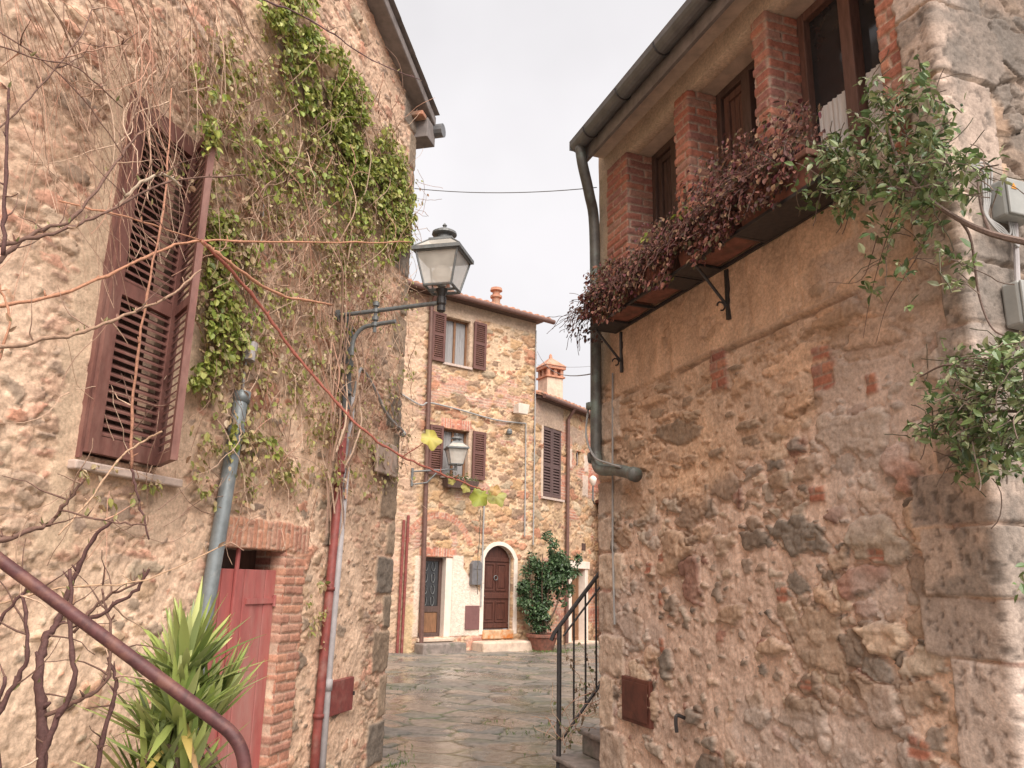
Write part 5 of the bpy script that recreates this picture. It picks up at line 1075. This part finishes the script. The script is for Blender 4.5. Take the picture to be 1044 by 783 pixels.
for k in range(130):                                          # long hanging strands at the top left
    x, y = R.uniform(-10, 250), R.uniform(-40, 60)
    run(x, y, math.radians(R.uniform(-80, -25)), R.uniform(.5, 1.5), R.uniform(.002, .0045), .10, R.uniform(.03, .16), .09, .02)
for k in range(46):                                          # tangle over the shutter's head
    run(R.uniform(130, 225), R.uniform(10, 120), math.radians(R.uniform(-115, -65)), R.uniform(.4, 1.2), R.uniform(.002, .005), .18, R.uniform(.08, .18), .07)
for k in range(50):
    run(R.uniform(60, 330), R.uniform(380, 540), math.radians(R.uniform(0, 360)), R.uniform(.2, .8), R.uniform(.0015, .004), .2, R.uniform(.02, .08))
mb.build('runner', M['twig'], cr_, col=True, recalc=False)
bl = []
for k in range(560):
    x, y = R.uniform(205, 418), R.uniform(40, 500)
    if x > 270 and y < 1.25 * (x - 270) + 0: continue
    bl.append((x, y, R.uniform(8, 24), int(R.randint(12, 46) * (1 if y < 290 else .5))))
for k in range(26): bl.append((R.uniform(85, 330), R.uniform(470, 540), R.uniform(4, 10), R.randint(3, 9)))
for k in range(12): bl.append((R.uniform(308, 330), R.uniform(560, 660), R.uniform(3, 8), R.randint(5, 12)))
px = blob_pts(bl); k_ = fbm(px[:, 0] / 16, px[:, 1] / 16, 803, 3) > .43; px = px[k_]; off = .02 + .08 * rs.rand(len(px))
leaf_mass('foliage', PL, on_wall(PL, px, off), .042, [(.34, .32, .10), (.28, .29, .08), (.46, .36, .20), (.43, .31, .17), (.26, .27, .08), (.52, .40, .27), (.38, .24, .15)], M['leaf'], cr_, width=1.0)
# loose sprays at the house corner, against the sky
mb = MB()
for k in range(9):
    u, z = PL.at(424, R.uniform(165, 240), .05); mb.cur = R.choice(TW)
    p = twig_walk(PL.pt(0, .05, z), PL.n * .8 + PL.d * .5 + Vector((0, 0, R.uniform(-1.2, .3))), R.uniform(.15, .45), .04, .25, drop=.06); mb.tube(p, .0025, 4, cap=False)
mb.build('runner', M['twig'], cr_, col=True, recalc=False)

# foreground canes of a climbing shrub
def cane(mb, pts, r0, r1, n=6, col=None):
    p = spline([vpt(*q) for q in pts], n); k = len(p); mb.cur = col or R.choice(TW); rr = [r0 + (r1 - r0) * i / k for i in range(k)]
    for i in range(1, k - 1):
        j = min(rr[i] * .7, .0026); p[i] = p[i] + Vector((R.gauss(0, j), R.gauss(0, j), R.gauss(0, j)))
        if i % 4 == 0: rr[i] *= 1.3
    mb.tube(p, rr, 7)
    for i in range(3, k - 1, 4):
        if R.random() < .6: mb.tube([p[i], p[i] + Vector((R.gauss(0, .012), R.gauss(0, .01), R.uniform(.01, .03)))], [rr[i] * .9, rr[i] * .3], 5)
    return p
gv = thing('grape_vine', vpt(180, 245, 3.6), 'long reddish vine canes crossing the left wall, ending in yellow green leaves', 'vine')
mb = MB(); RED = (.26, .085, .06); ORG = (.42, .21, .13)
cane(mb, [(-60, 320, 2.6), (60, 300, 2.9), (150, 262, 3.2), (200, 246, 3.4), (300, 247, 3.8), (420, 247, 4.6)], .007, .004, 8, ORG)
cane(mb, [(205, 245, 3.4), (240, 272, 3.6), (285, 300, 3.9), (338, 311, 4.2)], .009, .006, 8, ORG)
cane(mb, [(205, 245, 3.4), (255, 298, 3.7), (300, 360, 3.9), (345, 412, 4.0), (372, 440, 4.0), (410, 466, 4.1), (452, 484, 4.2), (478, 494, 4.25), (493, 500, 4.3)], .0085, .0035, 8, RED)
cane(mb, [(410, 466, 4.1), (425, 456, 4.1), (437, 448, 4.1)], .003, .002, 5, RED)
cane(mb, [(490, 520, 4.3), (489, 545, 4.3), (487, 575, 4.3), (487, 606, 4.32)], .0022, .0018, 5, (.12, .10, .07))
cane(mb, [(60, 205, 2.9), (130, 222, 3.0), (205, 245, 3.4)], .004, .003, 6, ORG)
mb.build('cane', M['twig'], gv, col=True, recalc=False, smooth=True)
GL = []
for k in range(26):
    t = 2 * math.pi * k / 26 - math.pi / 2; rr = .5 * (1 + .13 * math.cos(5 * (t + math.pi / 2)) + .04 * math.cos(13 * t)); GL.append((rr * math.cos(t), .5 + rr * math.sin(t), .12 * math.cos(3 * t)))
GL[0] = (0, .12, 0); GLT = np.array(GL + [(0, .45, .03)]); GLF = np.array([(k, (k + 1) % 26, 26) for k in range(26)])
for (x, y, d, s, tx, tz, c) in ((497, 502, 4.3, .105, -.85, -.5, (.30, .33, .06)), (496, 503, 4.33, .11, .7, -.25, (.34, .33, .09)), (500, 503, 4.28, .06, .8, .5, (.40, .25, .09)), (432, 440, 4.1, .11, .6, -.6, (.44, .38, .09)), (474, 492, 4.25, .055, .2, -1, (.36, .33, .10)), (462, 487, 4.22, .04, -.4, -1, (.34, .30, .09))):
    p = np.array([vpt(x, y, d)]); V, F, C = leaves(p, np.array([(tx, 0.1, tz)]), np.array([(.35, -1., .5)]), np.array([s]), np.array([c]), 1.0, GLT, GLF)
    C = C * np.array([(.72 + .30 * ((q * 7) % 5) / 4.0) if q < 26 else 1.25 for q in range(27)])[:, None]
    np_mesh('leaf', V, [F], M['leaf'], gv, None, C)
bs = thing('bare_shrub', vpt(45, 900, 2.6), 'leafless brown shrub stems with small buds rising at the left edge', 'shrub')
mb = MB(); DK = (.10, .05, .045); DK2 = (.15, .085, .065)
S = [([(42, 800, 2.5), (44, 730, 2.5), (40, 690, 2.5), (45, 655, 2.55), (60, 632, 2.6), (75, 590, 2.6), (95, 550, 2.6), (118, 528, 2.6)], .016, .004, DK),
     ([(35, 800, 2.4), (55, 740, 2.4), (74, 700, 2.4), (72, 650, 2.4), (71, 580, 2.4)], .010, .005, DK),
     ([(44, 730, 2.5), (80, 715, 2.5), (110, 690, 2.5), (112, 640, 2.5), (104, 600, 2.5)], .007, .003, DK2),
     ([(-20, 760, 2.3), (10, 705, 2.3), (28, 665, 2.3), (22, 605, 2.3)], .008, .004, DK),
     ([(95, 800, 2.6), (110, 735, 2.6), (118, 700, 2.6), (110, 670, 2.6)], .008, .004, DK),
     ([(-30, 560, 2.2), (20, 545, 2.3), (50, 533, 2.4), (70, 510, 2.4), (85, 490, 2.4)], .008, .0035, DK2),
     ([(70, 640, 2.5), (110, 622, 2.5), (140, 600, 2.5), (152, 580, 2.5)], .006, .004, DK),
     ([(75, 645, 2.5), (100, 615, 2.5), (145, 592, 2.5)], .005, .003, DK2),
     ([(-20, 620, 2.3), (60, 600, 2.4), (150, 590, 2.5), (235, 553, 2.8)], .003, .0016, (.42, .27, .17)),
     ([(60, 520, 2.4), (115, 532, 2.4), (150, 535, 2.4)], .003, .002, DK2),
     ([(-20, 655, 2.3), (10, 620, 2.3), (30, 595, 2.3)], .005, .003, DK),
     ([(0, 800, 2.3), (-5, 740, 2.3), (5, 690, 2.3)], .007, .005, DK),
     ([(134, 478, 3.0), (140, 505, 3.0), (152, 550, 3.0)], .005, .003, DK),
     ([(175, 90, 3.2), (168, 200, 3.1), (150, 300, 3.0), (136, 400, 3.0), (134, 478, 3.0)], .003, .006, (.34, .17, .11)),
     ([(165, 440, 3.0), (145, 450, 3.0), (120, 470, 2.9), (95, 505, 2.8), (60, 545, 2.6)], .004, .003, (.40, .26, .17)),
     ([(-20, 282, 2.3), (30, 240, 2.5), (75, 222, 2.6), (118, 165, 2.8), (145, 133, 2.9)], .008, .0035, DK2),
     ([(-20, 255, 2.3), (20, 246, 2.4), (70, 232, 2.5), (110, 215, 2.6), (175, 185, 2.9), (250, 178, 3.2)], .007, .003, DK2),
     ([(-20, 358, 2.3), (35, 348, 2.4), (85, 338, 2.5), (128, 322, 2.6), (172, 302, 2.8), (205, 275, 3.0)], .007, .0035, (.30, .19, .13)),
     ([(3, 260, 2.3), (5, 200, 2.3), (8, 130, 2.3), (10, 85, 2.3)], .007, .003, DK),
     ([(118, 212, 2.7), (140, 190, 2.7), (165, 178, 2.8), (185, 190, 2.9)], .006, .005, (.38, .30, .22)),
     ([(-20, 40, 2.4), (40, 60, 2.5), (80, 70, 2.6), (125, 110, 2.8)], .003, .002, DK2),
     ([(-20, 20, 2.5), (60, 75, 2.6), (120, 150, 2.8), (170, 240, 3.0)], .003, .0015, DK2),
     ([(240, -10, 3.4), (300, 12, 3.9), (340, 35, 4.4), (380, 62, 4.9), (430, 82, 5.6)], .005, .003, (.16, .09, .09)),
     ([(-10, 140, 2.4), (30, 100, 2.5), (80, 40, 2.6), (95, 5, 2.7)], .003, .002, DK2),
     ([(60, 60, 2.6), (100, 50, 2.7), (130, 45, 2.8)], .003, .002, (.35, .2, .14)),
     ([(-10, 400, 2.4), (8, 330, 2.4), (0, 290, 2.4)], .004, .003, ORG)]
allp = []
for pts, a, b, c in S: allp += [(q, c) for q in cane(mb, pts, a, b, 6, c)][3:]
for k in range(90):                                          # side twigs
    q, c = R.choice(allp); mb.cur = DK2 if R.random() < .5 else R.choice(TW)
    p = twig_walk(q, (R.gauss(0, .6), R.gauss(0, .3), R.uniform(-.2, 1)), R.uniform(.05, .28), .03, .18); mb.tube(p, [max(.0012, .0032 * (1 - i / len(p))) for i in range(len(p))], 4, cap=False)
mb.build('stem', M['twig'], bs, col=True, recalc=False, smooth=True)
idx = [R.randrange(len(allp)) for k in range(150)]
bp = np.array([allp[i][0] for i in idx]); n = len(bp)
V, F, C = leaves(bp, np.stack([rs.randn(n) * .6, rs.randn(n) * .3, .6 + .4 * rs.rand(n)], -1), rs.randn(n, 3), .016 + .022 * rs.rand(n), leafcols(n, [(.26, .22, .10), (.20, .20, .08), (.30, .2, .13), (.22, .12, .09)]), .55)
np_mesh('foliage', V, [F], M['leaf'], bs, None, C, smooth=False)  # leaf-shaped buds only; the shrub has no grown leaves

# yucca in front of the red door
yo = vpt(185, 690, 3.72); yb = Vector((yo.x, yo.y, gz(3.7) - .02))
yu = thing('yucca', yb, 'green yucca with sword shaped leaves and withered lower leaves before the red door', 'yucca')
mb = MB(); mb.cur = (.15, .10, .075)
for dx, dy, top in ((0, 0, 1.2), (.10, .05, 1.02), (-.09, .03, .95), (.03, -.07, 1.1)):
    mb.tube(spline([yb + Vector((dx * .6, dy * .6, .3)), yb + Vector((dx, dy, .6)), yb + Vector((dx * 1.4, dy * 1.4, top))], 5), .032, 9)
mb.build('trunk', M['twig'], yu, col=True)
mb = MB(); mb.lathe(yb, [(.17, 0), (.22, .30), (.25, .31), (.25, .36), (.22, .36), (.20, .33)], 20); mb.build('pot', M['terracotta'], yu)
def sword(heads, n, lmin, lmax, el0, el1, pal, nm, w=.022, sag=.30):
    Vs, Fs, Cs, k0 = [], [], [], 0
    for h in heads:
        for k in range(n):
            az = R.uniform(0, 2 * math.pi); el = math.radians(R.uniform(el0, el1)); L = R.uniform(lmin, lmax); c = np.array(R.choice(pal)) * R.uniform(.75, 1.25)
            d = Vector((math.cos(az) * math.cos(el), math.sin(az) * math.cos(el), math.sin(el))); sd = Vector((-math.sin(az), math.cos(az), 0)); p = Vector(h) + d * .03; sg = 7; ww = w * R.uniform(.8, 1.25); prev = None; bend = R.uniform(.3, 1) * sag
            for i in range(sg + 1):
                t = i / sg; wd = ww * (.55 + 1.3 * t - 1.75 * t * t) if t < .55 else ww * .88 * (1 - (t - .55) / .45) ** .8; wd = max(wd, .001); nv = d.cross(sd)
                Vs += [p - sd * wd, p + nv * wd * .35, p + sd * wd]; Cs += [c * (.95 + .15 * t)] * 3
                if i: Fs += [(k0 + i * 3 - 3, k0 + i * 3 - 2, k0 + i * 3 + 1, k0 + i * 3), (k0 + i * 3 - 2, k0 + i * 3 - 1, k0 + i * 3 + 2, k0 + i * 3 + 1)]
                d = (d + Vector((0, 0, -bend / sg * (1.2 * t + .3)))).normalized(); p = p + d * (L / sg)
            k0 += 3 * (sg + 1)
    np_mesh(nm, Vs, [np.array(Fs)], M['waxleaf'], yu, None, np.array(Cs))
hd = [yb + Vector((0, 0, 1.26)), yb + Vector((.10, .07, 1.12)), yb + Vector((-.08, .04, 1.06)), yb + Vector((.04, -.08, 1.16)), yb + Vector((.02, -.02, 1.36)), yb + Vector((.09, -.06, .92)), yb + Vector((-.07, -.05, .86))]
sword(hd, 46, .22, .41, 22, 88, [(.31, .37, .11), (.37, .42, .14), (.21, .28, .08), (.44, .47, .20), (.26, .31, .13)], 'leaf_rosette')
sword([h - Vector((0, 0, .15)) for h in hd], 12, .28, .46, -75, -5, [(.42, .32, .10), (.28, .18, .09), (.20, .24, .07), (.35, .24, .14), (.16, .10, .06)], 'withered_leaf', .02, .7)

# dry trailing plants over the troughs on the right
dc = thing('dry_creeper', PR.pt(1.5, .15, 3.8), 'withered reddish brown trailing plants filling the troughs on the right house shelf', 'creeper')
n = 11500; u = .30 + rs.rand(n) * 2.55; 
hgt = .13 + .13 * fbm(u * 3.1, u * 0 + 2, 821, 3) + .08 * (u > 1.7)
z = 3.74 + (rs.rand(n) ** 1.3) * hgt * 1.6; o = .04 + .27 * rs.rand(n)
fr = rs.rand(n) < .42; o = np.where(fr, .27 + .07 * rs.rand(n), o); z = np.where(fr, 3.86 - rs.rand(n) ** 1.2 * (.14 + .28 * fbm(u * 4, u * 0 + 5, 822, 3)), z)
keep = fbm(u * 9, z * 9, 823, 3) > .36; u, z, o = u[keep], z[keep], o[keep]
pts = np.array([PR.pt(a, b, c) for a, b, c in zip(u, o, z)])
leaf_mass('foliage', PR, pts, .034, [(.17, .065, .055), (.11, .05, .045), (.22, .10, .07), (.09, .055, .045), (.28, .17, .10), (.15, .045, .055), (.12, .10, .05), (.30, .13, .10)], M['dryleaf'], dc, out=.5, var=.35)
far = np.array([PR.pt(.30 - .16 * rs.rand() , .10 + .30 * rs.rand(), 3.82 - .30 * rs.rand()) for k in range(260)])
leaf_mass('foliage', PR, far, .034, [(.12, .06, .05), (.15, .07, .055), (.09, .055, .05)], M['dryleaf'], dc)
mb = MB()
for k in range(230):
    uu = R.uniform(.25, 2.8); mb.cur = R.choice([(.13, .065, .055), (.09, .05, .045), (.17, .09, .07)])
    p = twig_walk(PR.pt(uu, R.uniform(.1, .27), 3.77), PR.n * R.uniform(.1, 1) + PR.d * R.uniform(-.5, .5) + Vector((0, 0, R.uniform(.3, 1.2))), R.uniform(.15, .4), .035, .2, drop=.26); mb.tube(p, .0022, 4, cap=False)
for k in range(14):
    p = twig_walk(PR.pt(.30, R.uniform(.15, .3), 3.72), -PR.d * .6 + PR.n * .5 + Vector((0, 0, R.uniform(-.6, .6))), R.uniform(.2, .45), .03, .2, drop=.16); mb.tube(p, .0026, 4, cap=False)
mb.build('stem', M['twig'], dc, col=True, recalc=False)
gs = PR.pt(1.2, .22, 3.8); px = blob_pts([(690, 222, 5, 16), (702, 213, 4, 10), (683, 283, 4, 10), (658, 240, 4, 8)])
leaf_mass('foliage', PR, on_wall(PR, px, np.full(len(px), .25)), .045, IV, M['leaf'], dc)

# jasmine over the corner of the right house
JA = [(.10, .155, .055), (.14, .20, .07), (.075, .12, .045), (.19, .24, .10), (.25, .28, .14), (.32, .33, .19)]
def jasmine(name, label, origin, blobs, off0, off1, canes_, size, k):
    t = thing(name, origin, label, 'climbing plant')
    px = blob_pts(blobs); kk = fbm(px[:, 0] / 8, px[:, 1] / 8, k, 3) > .43; px = px[kk]; off = off0 + (off1 - off0) * rs.rand(len(px))
    c = on_wall(PR, px, off); c = c + rs.randn(len(c), 3) * .02
    # little sprays of three to five leaves
    rep = 4; P = np.repeat(c, rep, 0) + rs.randn(len(c) * rep, 3) * .012; n = len(P)
    T = rs.randn(n, 3) * .8 + np.array(PR.n) * .3 + np.array((0, 0, -.35)); Nv = np.array(PR.n) * .5 + np.array((0, 0, .9)) + rs.randn(n, 3) * .5
    V, F, C = leaves(P, T, Nv, size * (.5 + .9 * rs.rand(n)), leafcols(n, JA, .35), .85)
    np_mesh('foliage', V, [F], M['waxleaf'], t, None, C, smooth=False)
    mb = MB()
    for pts, a, b in canes_:
        p = spline([PR.pt(*(lambda q: (q[0], oo, q[1]))(PR.at(x, y, oo))) for x, y, oo in pts], 6); mb.cur = (.17, .12, .10); mb.tube(p, [a + (b - a) * i / len(p) for i in range(len(p))], 6)
    for i in rs.choice(len(c), min(len(c), 170), replace=False):
        mb.cur = R.choice([(.14, .10, .08), (.10, .09, .06), (.2, .15, .12)]); p = twig_walk(c[i], (R.gauss(0, 1), R.gauss(0, 1), R.gauss(.2, .8)), R.uniform(.08, .25), .03, .2, drop=.08); mb.tube(p, .0022, 4, cap=False)
    mb.build('stem', M['twig'], t, col=True, recalc=False); return t
jasmine('jasmine', 'green jasmine tumbling over the last window and corner above the planter shelf', PR.pt(3.2, .15, 3.5),
    [(893, 92, 16, 26), (905, 120, 24, 60), (940, 100, 18, 34), (955, 125, 22, 48), (930, 150, 26, 66), (885, 140, 22, 50), (868, 165, 22, 50), (850, 150, 18, 34), (838, 165, 20, 40), (880, 112, 16, 24), (860, 205, 18, 30), (846, 178, 20, 40), (825, 195, 16, 26), (800, 172, 12, 12), (900, 185, 24, 46), (935, 190, 26, 48), (870, 200, 16, 22), (965, 170, 24, 34), (985, 185, 18, 24), (1010, 172, 14, 14), (960, 210, 18, 26), (925, 222, 16, 20), (905, 232, 16, 18), (950, 240, 16, 16), (972, 262, 15, 18), (890, 262, 14, 14), (920, 272, 12, 9), (888, 298, 8, 6), (930, 325, 6, 4), (935, 78, 7, 6), (976, 288, 9, 8), (786, 190, 8, 6)], .06, .34,
    [([(1060, 250, .10), (1010, 238, .16), (975, 222, .18), (945, 200, .22), (915, 160, .24), (900, 110, .22)], .014, .005), ([(945, 200, .22), (905, 190, .26), (860, 185, .26), (820, 200, .26)], .006, .002), ([(1010, 238, .16), (1000, 210, .15), (998, 175, .14), (1018, 168, .14)], .006, .003), ([(930, 175, .2), (905, 240, .12), (888, 300, .06), (880, 345, .05)], .003, .0012), ([(960, 215, .15), (930, 270, .10), (905, 310, .06), (893, 350, .05)], .003, .0012), ([(895, 240, .15), (878, 285, .05), (845, 288, .03)], .0025, .0012), ([(978, 223, .18), (990, 245, .13), (998, 300, .08), (1012, 335, .06), (1034, 345, .05)], .007, .003)], .043, 831)
jasmine('jasmine', 'lower clump of green jasmine hanging at the right edge over the corner stones', PR.pt(3.55, .15, 2.2),
    [(1030, 372, 24, 60), (1000, 385, 24, 56), (975, 372, 12, 16), (1020, 410, 28, 80), (985, 420, 26, 56), (955, 432, 16, 22), (935, 440, 8, 8), (1000, 450, 28, 64), (1035, 445, 24, 60), (1010, 475, 20, 30), (985, 470, 14, 16), (935, 385, 9, 9), (950, 405, 14, 14), (1035, 350, 14, 20), (1050, 400, 26, 60), (1048, 470, 12, 10), (960, 350, 6, 4), (1046, 590, 6, 5)], .06, .34,
    [([(1080, 380, .1), (1040, 370, .15), (1000, 378, .18), (965, 372, .2), (938, 384, .2)], .009, .003), ([(1060, 420, .12), (1010, 420, .18), (960, 430, .2), (935, 440, .22)], .007, .002), ([(1034, 345, .06), (1045, 390, .1), (1030, 450, .15), (1005, 485, .2)], .007, .002)], .041, 832)
# tiny bits growing on the railing
pv = thing('railing_creeper', E0.pt(uc, -.9, .1), 'thin dry creeper twined round the foot of the iron stair railing', 'creeper')
mb = MB(); cp = []
for k in range(22):
    u = uc + R.uniform(-.08, .35); z0 = lowz(u) - .1 if u > uc else .25; mb.cur = R.choice(TW)
    p = twig_walk(E0.pt(u, RO + R.uniform(-.04, .05), z0), (R.gauss(0, .3), R.gauss(0, .2), 1), R.uniform(.3, .8), .04, .25); mb.tube(p, .003, 4, cap=False); cp += p
mb.build('stem', M['twig'], pv, col=True, recalc=False)
cp = np.array([cp[R.randrange(len(cp))] for k in range(130)]); leaf_mass('foliage', P1, cp, .035, [(.16, .17, .06), (.2, .14, .09), (.12, .14, .05)], M['leaf'], pv)

# potted laurel beside the arched door
_q = vpt(553, 650, 20.15); pb = Vector((_q.x, _q.y, .0))
pbu = thing('potted_laurel', pb, 'round headed dark green laurel in a terracotta pot beside the arched brown door', 'potted bush')
mb = MB(); mb.lathe(pb, [(.26, 0), (.36, .30), (.40, .31), (.40, .38), (.36, .38), (.33, .34)], 22); mb.build('pot', M['terracotta'], pbu, smooth=False)
mb = MB(); mb.lathe(pb, [(.33, .35), (.2, .36), (.01, .36)], 16); mb.build('soil', M['soil'], pbu)
mb = MB(); mb.cur = (.13, .085, .06); crown = []
for k in range(9):
    e = pb + Vector((R.uniform(-.5, .75), R.uniform(-.3, .3), R.uniform(1.2, 2.3))); mb.tube(spline([pb + Vector((R.uniform(-.1, .1), R.uniform(-.1, .1), .38)), pb.lerp(e, .5) + Vector((R.uniform(-.15, .15), 0, .1)), e], 5), [.03 - .0018 * i for i in range(11)], 6)
mb.build('stem', M['twig'], pbu, col=True)
P = []
for cx, cz, r, n in ((-.05, .75, .26, 260), (-.12, .58, .24, 300), (-.22, .95, .32, 500), (.15, 1.3, .34, 420), (-.28, 1.05, .34, 520), (-.42, 1.45, .40, 800), (-.30, 1.85, .42, 900), (.02, 2.05, .40, 800), (.35, 2.1, .40, 760), (.62, 1.95, .38, 640), (.66, 1.65, .32, 420), (.1, 1.7, .40, 650), (-.15, 1.4, .36, 500), (-.25, .75, .24, 220), (.45, 1.45, .24, 180)):
    for k in range(8):
        c2 = np.array([cx, 0, cz]) + rs.randn(3) * r * .5 * np.array((1, .8, 1)); m_ = n // 8; v = rs.randn(m_, 3); v /= np.linalg.norm(v, axis=1)[:, None]; P.append(c2 + v * r * .42 * (rs.rand(m_, 1) ** .4))
P = np.concatenate(P) * np.array((.84, .84, 1)) + np.array(pb) + np.array((.03, 0, 0)); n = len(P); T = rs.randn(n, 3) + np.array((0, -.3, -.2)); Nv = rs.randn(n, 3) * .6 + np.array((0, -.5, .9))
V, F, C = leaves(P, T, Nv, .085 * (.6 + .8 * rs.rand(n)), leafcols(n, [(.045, .085, .035), (.06, .11, .045), (.085, .14, .06), (.035, .065, .03), (.12, .17, .09)], .3), .8)
np_mesh('crown', V, [F], M['waxleaf'], pbu, None, C, smooth=False)
# grass in the joints
gp = []
for cx, cy, sx, sy, n in ((P1.pt(1.0, .9, 0).x, P1.pt(1.0, .9, 0).y, .35, .35, 900), (P2.pt(1.2, 1.0, 0).x, P2.pt(1.2, 1.0, 0).y, .3, .3, 300), (PL.pt(-.1, .12, 0).x, PL.pt(-.1, .12, 0).y, .10, .35, 260)):
    gp.append(np.stack([cx + rs.randn(n) * sx, cy + rs.randn(n) * sy, np.zeros(n)], -1))
for k in range(16):
    x, y = R.uniform(-2.2, 1.0), R.uniform(8, 19); n = R.randint(10, 40); gp.append(np.stack([x + rs.randn(n) * .22, y + rs.randn(n) * .10, np.zeros(n)], -1))
gp = np.concatenate(gp); n = len(gp); gp[:, 2] = [gz(q) for q in gp[:, 1]]
T = rs.randn(n, 3) * .6 + np.array((0, 0, 1)); V, F, C = leaves(gp, T, rs.randn(n, 3), .02 + .03 * rs.rand(n), leafcols(n, [(.10, .17, .035), (.14, .21, .05), (.08, .13, .03)]), .35)
g = np_mesh('grass', V, [F], M['leaf'], None, (0, 0, 0), C, smooth=False); props(g, 'short green grass tufts between the paving stones', 'grass', kind='stuff')

wbx = thing('window_box', P1.pt(-1.27, .1, 3.80), 'dark window box with sparse plants under the lower shuttered window of the tall house', 'window box')
mb = MB(); mb.prism([P1.pt(u, o, 3.72) for u, o in ((-1.70, .07), (-.86, .07), (-.86, .27), (-1.70, .27))], [P1.pt(u, o, 3.92) for u, o in ((-1.74, .065), (-.82, .065), (-.82, .30), (-1.74, .30))]); mb.build('box', M['oldwood'], wbx, bevel=.01)
_n = 240; _p = np.array([P1.pt(R.uniform(-1.72, -.84), R.uniform(.08, .30), 3.92 + abs(R.gauss(0, .06))) for _ in range(_n)])
leaf_mass('foliage', P1, _p, .06, [(.12, .15, .05), (.16, .14, .06), (.10, .11, .04)], M['leaf'], wbx)
